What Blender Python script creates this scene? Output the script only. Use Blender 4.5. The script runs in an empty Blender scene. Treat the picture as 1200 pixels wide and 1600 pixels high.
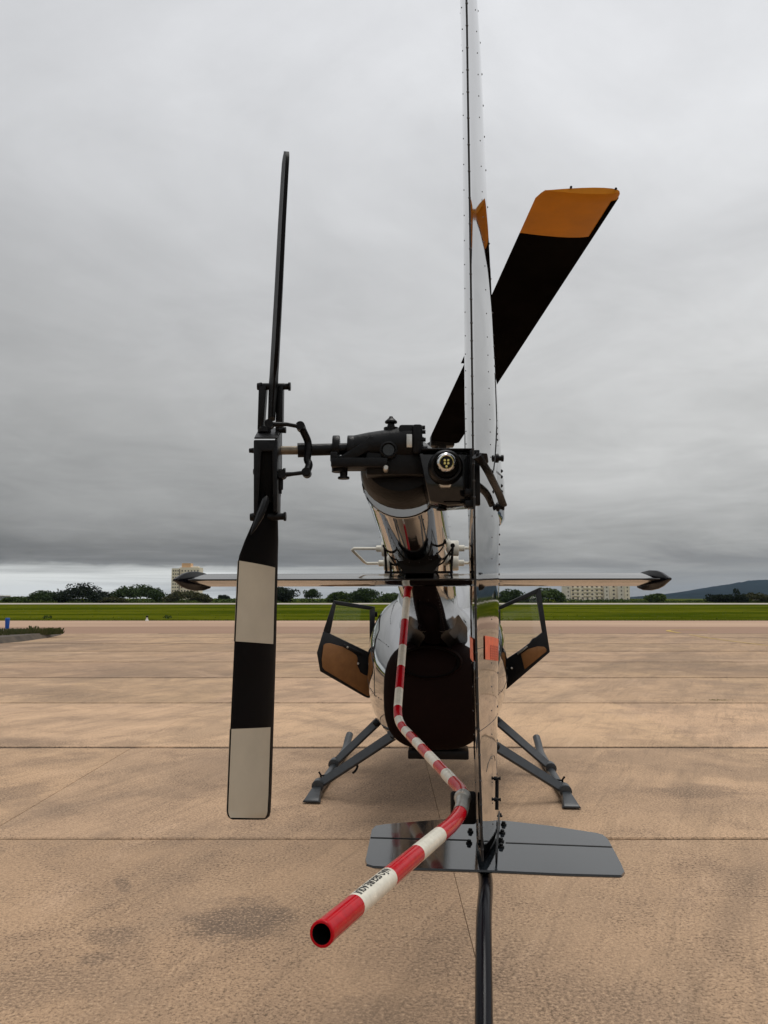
import bpy, bmesh, math, random
from mathutils import Vector, Matrix
from math import radians as R, sin, cos, pi, atan, tan, sqrt
random.seed(7)
V = Vector
scene = bpy.context.scene
col = scene.collection

# ------------------------------------------------------------------ camera
CAM_H, PITCH, F = 1.56, R(6.42), 1200.0
cam_d = bpy.data.cameras.new('camera'); cam = bpy.data.objects.new('camera', cam_d); col.objects.link(cam)
cam_d.sensor_fit = 'VERTICAL'; cam_d.sensor_height = 36.0; cam_d.lens = 36.0 * F / 1600.0
cam_d.clip_start = 0.05; cam_d.clip_end = 20000
cam.location = (0, 0, CAM_H); cam.rotation_euler = (pi / 2 + PITCH, 0, 0)
scene.camera = cam

# ------------------------------------------------------------------ light
world = bpy.data.worlds.new('World'); scene.world = world; world.use_nodes = True
SUN_EL, SUN_AZ = R(74), R(40)
def build_world():
    nt = world.node_tree; N = nt.nodes; L = nt.links; N.clear()
    def nd(t, **k):
        n = N.new(t)
        for a, b in k.items(): setattr(n, a, b)
        return n
    def math_(op, a, b=None, c=None, clamp=False):
        n = nd('ShaderNodeMath', operation=op, use_clamp=clamp)
        for i, x in enumerate((a, b, c)):
            if x is None: continue
            if isinstance(x, (int, float)): n.inputs[i].default_value = x
            else: L.new(x, n.inputs[i])
        return n.outputs[0]
    def ramp(fac, stops, interp='EASE'):
        n = nd('ShaderNodeValToRGB'); L.new(fac, n.inputs[0]); cr = n.color_ramp; cr.interpolation = interp
        while len(cr.elements) < len(stops): cr.elements.new(0.5)
        for e, (p, c) in zip(cr.elements, stops):
            e.position = p; e.color = (*c, 1)
        return n.outputs[0]
    def mix(fac, a, b, mode='MIX'):
        n = nd('ShaderNodeMix', data_type='RGBA', blend_type=mode)
        for i, x in ((0, fac), (6, a), (7, b)):
            if isinstance(x, (int, float)): n.inputs[i].default_value = x
            elif isinstance(x, tuple): n.inputs[i].default_value = (*x, 1)
            else: L.new(x, n.inputs[i])
        return n.outputs[2]
    tc = nd('ShaderNodeTexCoord'); sep = nd('ShaderNodeSeparateXYZ'); L.new(tc.outputs['Generated'], sep.inputs[0])
    x, y, z = sep.outputs
    zc = math_('MAXIMUM', z, 0.0)
    # cloud deck: direction projected on a flat layer
    inv = math_('DIVIDE', 1.0, math_('ADD', zc, 0.10))
    comb = nd('ShaderNodeCombineXYZ'); L.new(math_('MULTIPLY', x, inv), comb.inputs[0]); L.new(math_('MULTIPLY', y, inv), comb.inputs[1])
    def noise(scale, detail, rough, dist=0.0, vec=None, off=0.0):
        n = nd('ShaderNodeTexNoise'); n.inputs['Scale'].default_value = scale; n.inputs['Detail'].default_value = detail
        n.inputs['Roughness'].default_value = rough; n.inputs['Distortion'].default_value = dist
        m = nd('ShaderNodeMapping'); L.new(vec or comb.outputs[0], m.inputs[0]); m.inputs['Location'].default_value = (off, off * 1.7, off * .3)
        L.new(m.outputs[0], n.inputs['Vector']); return n.outputs[0]
    n1 = noise(0.55, 5, 0.55, 0.5, off=3.1); n2 = noise(1.5, 7, 0.6, 1.0, off=8.4); n3 = noise(4.5, 6, .6, .6, off=2.2)
    # elevation profile of an overcast deck, seen lighter overhead
    zn = math_('ADD', zc, math_('MULTIPLY', math_('SUBTRACT', n1, 0.5), 0.16))
    base = ramp(zn, [(0.0, (.195, .205, .212)), (.045, (.205, .208, .208)), (.075, (.305, .307, .302)), (.13, (.412, .414, .408)), (.20, (.497, .499, .492)), (.28, (.555, .558, .555)),
                     (.39, (.575, .580, .585)), (.49, (.660, .668, .680)), (.64, (.73, .74, .76)), (1.0, (.80, .81, .83))], 'LINEAR')
    tex = math_('ADD', 0.62, math_('ADD', math_('MULTIPLY', n3, .12), math_('ADD', math_('MULTIPLY', n1, 0.26), math_('MULTIPLY', n2, 0.38))))
    cb = nd('ShaderNodeCombineColor'); [L.new(tex, cb.inputs[i]) for i in range(3)]
    sky_c = mix(1.0, base, cb.outputs[0], 'MULTIPLY')
    # the deck is thinner, so brighter, towards the right
    hx = math_('DIVIDE', x, math_('SQRT', math_('ADD', math_('ADD', math_('MULTIPLY', x, x), math_('MULTIPLY', y, y)), .0001)))
    side = math_('ADD', 1.0, math_('MULTIPLY', math_('MINIMUM', math_('MAXIMUM', hx, -.45), .45), math_('MULTIPLY', math_('SUBTRACT', 1.0, zc), .62)))
    cs = nd('ShaderNodeCombineColor'); [L.new(side, cs.inputs[i]) for i in range(3)]
    sky_c = mix(1.0, sky_c, cs.outputs[0], 'MULTIPLY')
    # lighter streaky break under the deck at the horizon, stronger towards the left
    comb2 = nd('ShaderNodeCombineXYZ'); L.new(math_('MULTIPLY', x, 2.2), comb2.inputs[0]); L.new(math_('MULTIPLY', z, 75.0), comb2.inputs[1]); L.new(y, comb2.inputs[2])
    ns = noise(1.0, 4, 0.55, 0.3, vec=comb2.outputs[0], off=1.3)
    band = ramp(math_('ADD', z, math_('MULTIPLY', math_('SUBTRACT', n2, .5), .012)), [(0.0, (1, 1, 1)), (.036, (1, 1, 1)), (.045, (0, 0, 0)), (1, (0, 0, 0))])
    mr = nd('ShaderNodeMapRange', interpolation_type='SMOOTHSTEP'); L.new(x, mr.inputs[0])
    mr.inputs[1].default_value = 0.32; mr.inputs[2].default_value = -0.35; mr.inputs[3].default_value = 0.10; mr.inputs[4].default_value = 1.0
    st = math_('ADD', -.55, math_('MULTIPLY', ns, 2.7))
    bf = math_('MULTIPLY', math_('MULTIPLY', band, mr.outputs[0]), st, clamp=True)
    sky_c = mix(bf, sky_c, (.78, .80, .78))
    # below the horizon
    nish = nd('ShaderNodeTexSky', sky_type='NISHITA'); nish.sun_disc = False
    nish.sun_elevation = SUN_EL; nish.sun_rotation = SUN_AZ; nish.dust_density = 3.0
    ten = mix(1.0, sky_c, (10, 10, 10), 'MULTIPLY')
    allc = mix(0.96, nish.outputs[0], ten)
    bg = nd('ShaderNodeBackground'); L.new(allc, bg.inputs[0]); bg.inputs[1].default_value = 0.1
    out = nd('ShaderNodeOutputWorld'); L.new(bg.outputs[0], out.inputs[0])
build_world()
sun_d = bpy.data.lights.new('sun', 'SUN'); sun_d.energy = 1.3; sun_d.angle = R(30); sun_d.color = (1, .97, .92)
sun = bpy.data.objects.new('sun', sun_d); col.objects.link(sun)
# light travels away from the sun position (azimuth from +Y towards +X)
sdir = V((sin(SUN_AZ) * cos(SUN_EL), cos(SUN_AZ) * cos(SUN_EL), sin(SUN_EL)))
sun.rotation_euler = (-sdir).to_track_quat('-Z', 'Y').to_euler()
vs = scene.view_settings; vs.view_transform = 'Standard'; vs.look = 'None'; vs.exposure = 0.0; vs.gamma = 1.0
vs.use_curve_mapping = False
scene.cycles.max_bounces = 6; scene.cycles.diffuse_bounces = 3; scene.cycles.glossy_bounces = 4; scene.cycles.volume_bounces = 0; scene.cycles.use_denoising = True

# ------------------------------------------------------------------ helpers: photo column/row + distance -> place
FW = V((0, cos(PITCH), sin(PITCH))); UP = V((0, -sin(PITCH), cos(PITCH)))
def at(px, py, Y):
    d = V((1, 0, 0)) * ((px - 600) / F) + UP * ((800 - py) / F) + FW
    return V((0, 0, CAM_H)) + d * (Y / d.y)
def ground_at(px, py, z=0.0):
    d = V((1, 0, 0)) * ((px - 600) / F) + UP * ((800 - py) / F) + FW
    return V((0, 0, CAM_H)) + d * ((z - CAM_H) / d.z)
def xcol(px, Y, z):
    D = Y * cos(PITCH) + (z - CAM_H) * sin(PITCH)
    return (px - 600) / F * D
def proj(p):
    q = p - V((0, 0, CAM_H)); D = q.dot(FW)
    return 600 + F * q.x / D, 800 - F * q.dot(UP) / D

# ------------------------------------------------------------------ materials
MATS = {}
def mat(name, colr=(.5, .5, .5), rough=.5, metal=0.0, coat=0.0, ior=1.5, coat_rough=.03, noise=None, bump=None, spec=None):
    """plain procedural material; noise=(scale, amount) varies tone, bump=(scale, strength) gives fine relief"""
    m = bpy.data.materials.new(name); m.use_nodes = True; nt = m.node_tree; b = nt.nodes['Principled BSDF']
    b.inputs['Base Color'].default_value = (*colr, 1); b.inputs['Roughness'].default_value = rough
    b.inputs['Metallic'].default_value = metal; b.inputs['IOR'].default_value = ior
    b.inputs['Coat Weight'].default_value = coat; b.inputs['Coat Roughness'].default_value = coat_rough
    if spec is not None: b.inputs['Specular IOR Level'].default_value = spec
    tc = None
    if noise or bump:
        tc = nt.nodes.new('ShaderNodeNewGeometry')
    if noise:
        n = nt.nodes.new('ShaderNodeTexNoise'); n.inputs['Scale'].default_value = noise[0]; n.inputs['Detail'].default_value = 5
        n.inputs['Roughness'].default_value = .65
        nt.links.new(tc.outputs['Position'], n.inputs['Vector'])
        r = nt.nodes.new('ShaderNodeValToRGB'); a = noise[1]
        r.color_ramp.elements[0].position = .3; r.color_ramp.elements[1].position = .7
        r.color_ramp.elements[0].color = (*[c * (1 - a) for c in colr], 1); r.color_ramp.elements[1].color = (*[min(1, c * (1 + a)) for c in colr], 1)
        nt.links.new(n.outputs[0], r.inputs[0]); nt.links.new(r.outputs[0], b.inputs['Base Color'])
        mr = nt.nodes.new('ShaderNodeMapRange'); mr.inputs[3].default_value = max(.0, rough * .8); mr.inputs[4].default_value = min(1, rough * 1.25)
        nt.links.new(n.outputs[0], mr.inputs[0]); nt.links.new(mr.outputs[0], b.inputs['Roughness'])
    if bump:
        n = nt.nodes.new('ShaderNodeTexNoise'); n.inputs['Scale'].default_value = bump[0]; n.inputs['Detail'].default_value = 4
        nt.links.new(tc.outputs['Position'], n.inputs['Vector'])
        bp = nt.nodes.new('ShaderNodeBump'); bp.inputs['Strength'].default_value = bump[1]; bp.inputs['Distance'].default_value = .01
        nt.links.new(n.outputs[0], bp.inputs['Height']); nt.links.new(bp.outputs[0], b.inputs['Normal'])
    MATS[name] = m
    return m

GLOSS = mat('polished_dark_metal', (.43, .428, .425), .045, metal=1.0, bump=(4.0, .05))
SKIDG = mat('tail_skid_black', (.004, .004, .006), .2, spec=.14)
PLATE = mat('gloss_dark_plate', (.012, .015, .018), .10, coat=.35, ior=1.5, coat_rough=.03, bump=(6.0, .02))
STABM = mat('stabilizer_dark_gloss', (.008, .008, .009), .08, ior=1.5, coat=.25, bump=(4.0, .04))
BRACK = mat('bracket_gloss_black', (.006, .006, .007), .12, ior=1.5, bump=(9, .04))
MATTE = mat('matte_black_metal', (.0045, .0045, .005), .36, noise=(40, .5), bump=(90, .12), spec=.17)
BLADE = mat('blade_black_paint', (.0035, .0033, .0036), .5, noise=(12, .3), spec=.08)
MBLADE = mat('main_blade_black', (.006, .005, .0045), .7, noise=(3, .4), spec=0.0)
BLADEW = mat('blade_cream_paint', (.53, .475, .37), .38, noise=(9, .07))
ORANGE = mat('blade_orange_paint', (.56, .205, .004), .36, noise=(7, .12), spec=.15)
RED = mat('guard_red_paint', (.46, .0015, .009), .14, spec=.20, noise=(70, .16))
GWHITE = mat('guard_white_paint', (.72, .68, .57), .25, spec=.4, noise=(60, .12))
STEEL = mat('bare_steel', (.55, .54, .5), .33, metal=.9, noise=(60, .2))
GEARM = mat('worn_shaft_steel', (.20, .17, .13), .4, metal=.8, noise=(50, .3))
SOOT = mat('matte_sooted_panel', (.0072, .0028, .0022), .65, noise=(4, .25), spec=.06)
HOLE = mat('hollow_shade_black', (.004, .0035, .003), .8, spec=.1)  # near-black, puts the shade inside hollows into the colour
TAN = mat('tan_leather_trim', (.30, .135, .045), .55, noise=(14, .16), bump=(160, .15))
RUBBER = mat('door_black_rubber', (.010, .010, .011), .5, noise=(20, .2))
SKIDM = mat('skid_grey_paint', (.026, .030, .034), .34, noise=(14, .3), bump=(40, .08))
ANTW = mat('antenna_cream_plastic', (.75, .72, .62), .4, noise=(30, .06))
LAMPG = mat('lamp_chrome', (.75, .76, .76), .12, metal=1.0)
LEDM = mat('led_yellow', (.75, .70, .25), .25)
STICK = mat('faded_orange_sticker', (.85, .16, .07), .45, noise=(50, .18))
STICKP = mat('sticker_print', (.50, .06, .03), .5)
INK = mat('black_lettering', (.02, .02, .02), .5)
RIVET = mat('rivet_dark', (.02, .02, .022), .35, coat=.4)
SEAM = mat('panel_seam_dark', (.006, .006, .006), .6)

def glass_mat():
    m = bpy.data.materials.new('door_glass'); m.use_nodes = True; nt = m.node_tree; nt.nodes.clear()
    o = nt.nodes.new('ShaderNodeOutputMaterial'); mx = nt.nodes.new('ShaderNodeMixShader'); t = nt.nodes.new('ShaderNodeBsdfTransparent')
    t.inputs[0].default_value = (.96, .975, .955, 1); g = nt.nodes.new('ShaderNodeBsdfGlossy'); g.inputs['Roughness'].default_value = .02
    fr = nt.nodes.new('ShaderNodeFresnel'); fr.inputs[0].default_value = 1.36
    nt.links.new(fr.outputs[0], mx.inputs[0]); nt.links.new(t.outputs[0], mx.inputs[1]); nt.links.new(g.outputs[0], mx.inputs[2]); nt.links.new(mx.outputs[0], o.inputs[0])
    return m
GLASS = glass_mat()
CANOPY = mat('canopy_dark_glass', (.01, .012, .013), .03, ior=1.5)

class NB:
    """small node-building helper for the surface materials"""
    def __init__(s, name):
        s.m = bpy.data.materials.new(name); s.m.use_nodes = True; s.nt = s.m.node_tree; s.b = s.nt.nodes['Principled BSDF']
        s.geo = s.nt.nodes.new('ShaderNodeNewGeometry'); s.pos = s.geo.outputs['Position']
    def put(s, n, i, x):
        if x is None: return
        if isinstance(x, (int, float)): n.inputs[i].default_value = x
        elif isinstance(x, tuple): n.inputs[i].default_value = x if len(x) == len(n.inputs[i].default_value) else (*x, 1)
        else: s.nt.links.new(x, n.inputs[i])
    def math(s, op, a, b=None, c=None, clamp=False):
        n = s.nt.nodes.new('ShaderNodeMath'); n.operation = op; n.use_clamp = clamp
        for i, x in enumerate((a, b, c)): s.put(n, i, x)
        return n.outputs[0]
    def map(s, vec, loc=(0, 0, 0), rot=(0, 0, 0), scale=(1, 1, 1)):
        n = s.nt.nodes.new('ShaderNodeMapping'); s.nt.links.new(vec, n.inputs[0])
        n.inputs['Location'].default_value = loc; n.inputs['Rotation'].default_value = rot; n.inputs['Scale'].default_value = scale
        return n.outputs[0]
    def noise(s, scale, detail=4, rough=.55, dist=0, vec=None):
        n = s.nt.nodes.new('ShaderNodeTexNoise'); s.nt.links.new(vec or s.pos, n.inputs['Vector'])
        n.inputs['Scale'].default_value = scale; n.inputs['Detail'].default_value = detail; n.inputs['Roughness'].default_value = rough
        n.inputs['Distortion'].default_value = dist; return n.outputs[0]
    def mr(s, x, a, b, c=0., d=1., smooth=True):
        n = s.nt.nodes.new('ShaderNodeMapRange'); n.interpolation_type = 'SMOOTHSTEP' if smooth else 'LINEAR'
        for i, q in enumerate((x, a, b, c, d)): s.put(n, i, q)
        return n.outputs[0]
    def mix(s, f, a, b, mode='MIX'):
        n = s.nt.nodes.new('ShaderNodeMix'); n.data_type = 'RGBA'; n.blend_type = mode
        s.put(n, 0, f); s.put(n, 6, a); s.put(n, 7, b); return n.outputs[2]
    def bump(s, h, strength, dist=.01):
        n = s.nt.nodes.new('ShaderNodeBump'); n.inputs['Strength'].default_value = strength; n.inputs['Distance'].default_value = dist
        s.nt.links.new(h, n.inputs['Height']); s.nt.links.new(n.outputs[0], s.b.inputs['Normal'])

CONC = (.500, .333, .208)
def concrete_mat():
    k = NB('weathered_concrete')
    big = k.noise(.16, 5, .6, .6); mid = k.noise(.9, 6, .62, .4)
    streak = k.noise(1.0, 5, .6, .3, vec=k.map(k.map(k.pos, rot=(0, 0, R(-58))), scale=(.24, 1.1, 1)))
    fine = k.noise(17, 5, .75); grit = k.noise(62, 3, .7); grit2 = k.noise(140, 2, .6)
    base = k.mix(k.mr(mid, .30, .70), (CONC[0] * .90, CONC[1] * .90, CONC[2] * .90), (CONC[0] * 1.10, CONC[1] * 1.10, CONC[2] * 1.09))
    base = k.mix(k.mr(big, .48, .70, 0, .60), base, (.29, .205, .132))           # large grey weathering
    base = k.mix(k.mr(streak, .50, .66, 0, .46), base, (.235, .165, .112))
    streak2 = k.noise(3.2, 5, .65, .4, vec=k.map(k.map(k.pos, rot=(0, 0, R(-70))), scale=(.14, 1.0, 1)))
    base = k.mix(k.mr(streak2, .52, .68, 0, .32), base, (.26, .180, .115))
    base = k.mix(k.mr(streak2, .42, .30, 0, .35), base, (.60, .41, .26))       # smeared dirt
    base = k.mix(k.mr(streak, .42, .26, 0, .40), base, (.58, .395, .245))         # washed light streaks
    scr = k.noise(15, 4, .6, .15, vec=k.map(k.map(k.pos, rot=(0, 0, R(-66))), scale=(.05, 1.0, 1)))
    base = k.mix(k.mr(scr, .56, .68, 0, .34), base, (.24, .165, .108))
    base = k.mix(k.mr(scr, .42, .32, 0, .30), base, (.62, .43, .28))
    # slab to slab tone
    oi = k.nt.nodes.new('ShaderNodeObjectInfo')
    base = k.mix(1.0, base, k.mix(oi.outputs['Random'], (.94, .94, .945), (1.05, 1.045, 1.03)), 'MULTIPLY')
    base = k.mix(1.0, base, oi.outputs['Color'], 'MULTIPLY')
    # single oil stains and broader darker patches, each with its own shape
    def ground_patch(px, py, hx, hy, rot, strength, soft=.45, colr=(.120, .088, .068)):
        nonlocal base
        c = ground_at(px, py)
        v = k.nt.nodes.new('ShaderNodeVectorMath'); v.operation = 'SUBTRACT'; k.nt.links.new(k.pos, v.inputs[0]); v.inputs[1].default_value = (c.x, c.y, 0)
        mp = k.map(v.outputs[0], rot=(0, 0, R(rot))); mp = k.map(mp, scale=(1 / hx, 1 / hy, 0))
        ln = k.nt.nodes.new('ShaderNodeVectorMath'); ln.operation = 'LENGTH'; k.nt.links.new(mp, ln.inputs[0])
        d = k.math('ADD', ln.outputs['Value'], k.math('MULTIPLY', k.math('SUBTRACT', k.noise(5.5, 6, .75), .5), 1.7))
        f = k.mr(d, 1.05, soft, 0, strength)
        f = k.math('MULTIPLY', f, k.mr(grit, .38, .60, .45, 1.15))
        base = k.mix(f, base, colr)
    ground_patch(376, 1438, .33, .32, 20, .75)
    ground_patch(345, 1450, .13, .12, 0, .40)
    ground_patch(172, 1462, .16, .13, 20, .50)
    ground_patch(148, 1498, .10, .08, 0, .55)
    ground_patch(192, 1382, .05, .20, -28, .55)
    ground_patch(60, 1540, .38, .22, 0, .34)
    ground_patch(28, 1238, .28, .38, 15, .50)
    ground_patch(280, 1240, .5, .22, 0, .28)
    ground_patch(700, 1500, .5, .35, 0, .22); ground_patch(900, 1590, .55, .4, 0, .30); ground_patch(640, 1590, .4, .2, 0, .3)
    ground_patch(1092, 1236, .42, .30, -10, .50)
    ground_patch(1060, 1250, .9, .55, 0, .26)
    ground_patch(60, 1160, .7, .45, 0, .42); ground_patch(195, 1163, .30, .35, 0, .45); ground_patch(345, 1160, .7, .35, 0, .30)
    ground_patch(60, 1078, 2.2, .9, 20, .45); ground_patch(250, 1050, 3.0, 1.4, 25, .40); ground_patch(130, 1090, 1.6, .7, 20, .35)
    ground_patch(960, 1040, 4.0, 1.8, 10, .30); ground_patch(1130, 1050, 3.5, 1.2, 10, .30); ground_patch(60, 1008, 3.2, 3.0, 0, .55)
    ground_patch(640, 1235, 1.1, .6, 0, .38); ground_patch(700, 1215, .8, .5, 0, .25)  # broad darker patches on the slabs below the fuselage
    # pores and aggregate, denser in patches
    patch = k.noise(1.7, 5, .65, .5); pk = k.mr(patch, .35, .65, .35, 1.15, False)
    base = k.mix(k.mr(patch, .50, .70, 0, .36), base, (.225, .152, .104))
    blot = k.noise(.42, 6, .68, 1.2); base = k.mix(k.mr(blot, .50, .64, 0, .42), base, (.245, .172, .118))
    base = k.mix(k.mr(blot, .45, .34, 0, .45), base, (.62, .42, .275))
    base = k.mix(k.math('MULTIPLY', k.mr(fine, .55, .70, 0, .62), pk), base, (.165, .112, .070))
    base = k.mix(k.math('MULTIPLY', k.mr(grit, .50, .64, 0, .95), pk), base, (.150, .100, .064))
    base = k.mix(k.mr(grit, .46, .30, 0, .6), base, (.66, .46, .30))
    base = k.mix(k.mr(grit2, .54, .66, 0, .55), base, (.13, .09, .06))
    k.nt.links.new(base, k.b.inputs['Base Color'])
    k.put(k.b, 'Roughness', k.mr(mid, .3, .7, .82, .92)); k.b.inputs['Specular IOR Level'].default_value = .25
    h = k.math('ADD', k.math('MULTIPLY', fine, .5), k.math('MULTIPLY', grit, .5))
    k.bump(h, .8, .007)
    return k.m
CONCM = concrete_mat()

def joint_mat():
    k = NB('joint_filler')
    n = k.noise(.75, 3, .6, vec=k.map(k.pos, scale=(1, .35, 1))); f = k.noise(30, 3, .6)
    c = k.mix(k.mr(n, .37, .43), (.30, .20, .125), (.018, .015, .013))
    c = k.mix(k.mr(f, .5, .75, 0, .3), c, (.08, .07, .04))
    k.nt.links.new(c, k.b.inputs['Base Color']); k.b.inputs['Roughness'].default_value = .9; return k.m
JOINT = joint_mat()

def taxi_mat():
    k = NB('taxiway_pavement')
    n = k.noise(.12, 5, .6, vec=k.map(k.pos, scale=(.25, 1, 1))); f = k.noise(6, 4, .7)
    c = k.mix(k.mr(n, .35, .65), (.400, .262, .180), (.480, .325, .222))
    sy = k.nt.nodes.new('ShaderNodeSeparateXYZ'); k.nt.links.new(k.pos, sy.inputs[0])
    yy = k.math('ADD', sy.outputs[1], k.math('MULTIPLY', k.math('SUBTRACT', n, .5), 4.0))
    c = k.mix(k.mr(yy, 44.0, 42.5, 0, .75), c, (.270, .165, .112))      # older, redder strip on the near half
    c = k.mix(k.mr(f, .55, .75, 0, .3), c, (.20, .14, .10))
    k.nt.links.new(c, k.b.inputs['Base Color']); k.b.inputs['Roughness'].default_value = .9; k.b.inputs['Specular IOR Level'].default_value = .2
    return k.m
TAXI = taxi_mat()

def grass_mat():
    k = NB('mown_grass')
    a = k.noise(.06, 5, .6, .5, vec=k.map(k.pos, scale=(.35, 1, 1))); b = k.noise(.5, 5, .65); c = k.noise(7, 4, .7)
    g = k.mix(k.mr(a, .40, .60), (.042, .060, .003), (.105, .112, .008))
    g = k.mix(k.mr(b, .42, .68, 0, .65), g, (.036, .050, .002))
    d = k.noise(1.6, 4, .7, vec=k.map(k.pos, scale=(.3, .25, 1))); g = k.mix(k.mr(d, .55, .72, 0, .5), g, (.13, .125, .02))
    g = k.mix(k.mr(c, .5, .75, 0, .3), g, (.135, .140, .014))
    k.nt.links.new(g, k.b.inputs['Base Color']); k.b.inputs['Roughness'].default_value = .95; k.b.inputs['Specular IOR Level'].default_value = 0.0
    k.bump(b, .4, .2); return k.m
GRASS = grass_mat()

def leaf_mat(name, c0, c1):
    k = NB(name)
    r = k.geo.outputs['Random Per Island']
    n = k.noise(.35, 3, .6)
    c = k.mix(r, c0, c1); c = k.mix(k.mr(n, .4, .65, 0, .45), c, tuple(x * .55 for x in c0))
    k.nt.links.new(c, k.b.inputs['Base Color']); k.b.inputs['Roughness'].default_value = .75; k.b.inputs['Specular IOR Level'].default_value = .15
    return k.m
LEAF = {'dark': leaf_mat('dark_leaves', (.010, .017, .008), (.020, .032, .012)),
        'deep': leaf_mat('deep_green_leaves', (.026, .048, .012), (.052, .082, .022)),
        'mid': leaf_mat('mid_green_leaves', (.042, .074, .014), (.080, .112, .026)),
        'olive': leaf_mat('olive_leaves', (.050, .058, .020), (.085, .078, .034)),
        'weed': leaf_mat('weed_leaves', (.060, .080, .022), (.13, .115, .05)), 'turf': leaf_mat('turf_blades', (.10, .13, .008), (.17, .19, .014))}
BARK = mat('tree_bark', (.06, .045, .035), .9, noise=(3, .3))
HILLM = mat('forested_hill', (.010, .020, .025), 1.0, noise=(.006, .35), spec=0)
SOIL = mat('dark_soil_edge', (.075, .058, .042), .95, noise=(2.2, .5), bump=(8, .5))
RUNW = mat('far_runway', (.40, .36, .31), .9, noise=(.05, .12), spec=.1)
YEL = mat('faded_yellow_paint', (.50, .33, .08), .85, noise=(1.5, .25))
BLUE = mat('marker_blue', (.01, .09, .42), .45, noise=(9, .1))
WHITEP = mat('marker_white', (.75, .74, .68), .6, noise=(8, .08))
CREAM = mat('cream_render', (.85, .75, .60), .9, noise=(.25, .07))
PALE = mat('pale_grey_render', (.76, .69, .60), .9, noise=(.25, .08))
TANR = mat('tan_render', (.66, .42, .24), .9, noise=(.3, .08))
GREYR = mat('grey_render', (.22, .23, .26), .9, noise=(.3, .1))
WIN = mat('window_dark', (.11, .10, .095), .25, noise=(.4, .3))
FRAMEC = mat('window_frame_pale', (.62, .56, .46), .7, noise=(.4, .06))

# ------------------------------------------------------------------ mesh builder
class MB:
    def __init__(s): s.v = []; s.f = []
    def add(s, vs_, fs):
        o = len(s.v); s.v += [V(p) for p in vs_]; s.f += [tuple(i + o for i in f) for f in fs]; return s
    def loft(s, rings, cap0=True, cap1=True, closed=True):
        n = len(rings[0]); vs_ = [p for r in rings for p in r]; fs = []
        for k in range(len(rings) - 1):
            for i in range(n if closed else n - 1):
                j = (i + 1) % n
                fs.append((k * n + i, k * n + j, (k + 1) * n + j, (k + 1) * n + i))
        if cap0: fs.append(tuple(range(n))[::-1])
        if cap1: fs.append(tuple((len(rings) - 1) * n + i for i in range(n)))
        return s.add(vs_, fs)
    def tube(s, pts, r, n=12, caps=True, sx=1.0, ref=None):
        pts = [V(p) for p in pts]; m = len(pts); rr = r if isinstance(r, (list, tuple)) else [r] * m
        rings = []; t0 = (pts[1] - pts[0]).normalized()
        a = ref.copy() if ref is not None else (V((0, 0, 1)) if abs(t0.z) < .9 else V((1, 0, 0)))
        for i in range(m):
            t = (pts[min(i + 1, m - 1)] - pts[max(i - 1, 0)]).normalized()
            a = (a - t * a.dot(t)).normalized(); b = t.cross(a)
            rings.append([pts[i] + a * (cos(2 * pi * q / n) * rr[i] * sx) + b * (sin(2 * pi * q / n) * rr[i]) for q in range(n)])
        return s.loft(rings, caps, caps)
    def lathe(s, o, axis, prof, n=24, ref=None, sa=1.0, sb=1.0, cap0=True, cap1=True):
        o = V(o); t = V(axis).normalized(); a = ref.copy() if ref is not None else (V((0, 0, 1)) if abs(t.z) < .9 else V((1, 0, 0)))
        a = (a - t * a.dot(t)).normalized(); b = t.cross(a)
        rings = [[o + t * h + a * (cos(2 * pi * q / n) * r * sa) + b * (sin(2 * pi * q / n) * r * sb) for q in range(n)] for h, r in prof]
        return s.loft(rings, cap0, cap1)
    def box(s, c, u, v, w):
        c, u, v, w = V(c), V(u), V(v), V(w)
        P = [c + u * a + v * b + w * d for d in (-1, 1) for b in (-1, 1) for a in (-1, 1)]
        return s.add(P, [(0, 2, 3, 1), (4, 5, 7, 6), (0, 1, 5, 4), (2, 6, 7, 3), (0, 4, 6, 2), (1, 3, 7, 5)])
    def prism(s, poly, off):
        n = len(poly); off = V(off); A = [V(p) for p in poly]; B = [p + off for p in A]
        return s.add(A + B, [tuple(range(n))[::-1], tuple(range(n, 2 * n))] + [(i, (i + 1) % n, (i + 1) % n + n, i + n) for i in range(n)])
    def dome(s, c, nrm, r, hgt, n=6):
        """small rivet head"""
        nrm = V(nrm).normalized(); return s.lathe(V(c) - nrm * r * .2, nrm, [(0, r), (hgt * .7, r * .8), (hgt + r * .2, r * .3)], n, cap0=False)
    def build(s, name, material, parent=None, origin=None, smooth=38, bevel=0.0, seg=2, kind=None, label=None):
        o = origin if origin is not None else ORIG
        me = bpy.data.meshes.new(name); me.from_pydata([p - o for p in s.v], [], s.f)
        bm = bmesh.new(); bm.from_mesh(me)
        bmesh.ops.recalc_face_normals(bm, faces=bm.faces)
        if bevel:
            es = [e for e in bm.edges if len(e.link_faces) == 2 and e.calc_face_angle(0) > R(35)]
            bmesh.ops.bevel(bm, geom=es, offset=bevel, segments=seg, profile=.5, affect='EDGES', clamp_overlap=True)
        bm.to_mesh(me); bm.free()
        for p in me.polygons: p.use_smooth = smooth is not None
        if smooth is not None: me.set_sharp_from_angle(angle=R(smooth))
        me.materials.append(material)
        ob = bpy.data.objects.new(name, me); col.objects.link(ob)
        if parent is not None: ob.parent = parent
        else: ob.location = o
        if kind: ob['kind'] = kind
        if label: ob['label'] = label
        return ob
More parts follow.
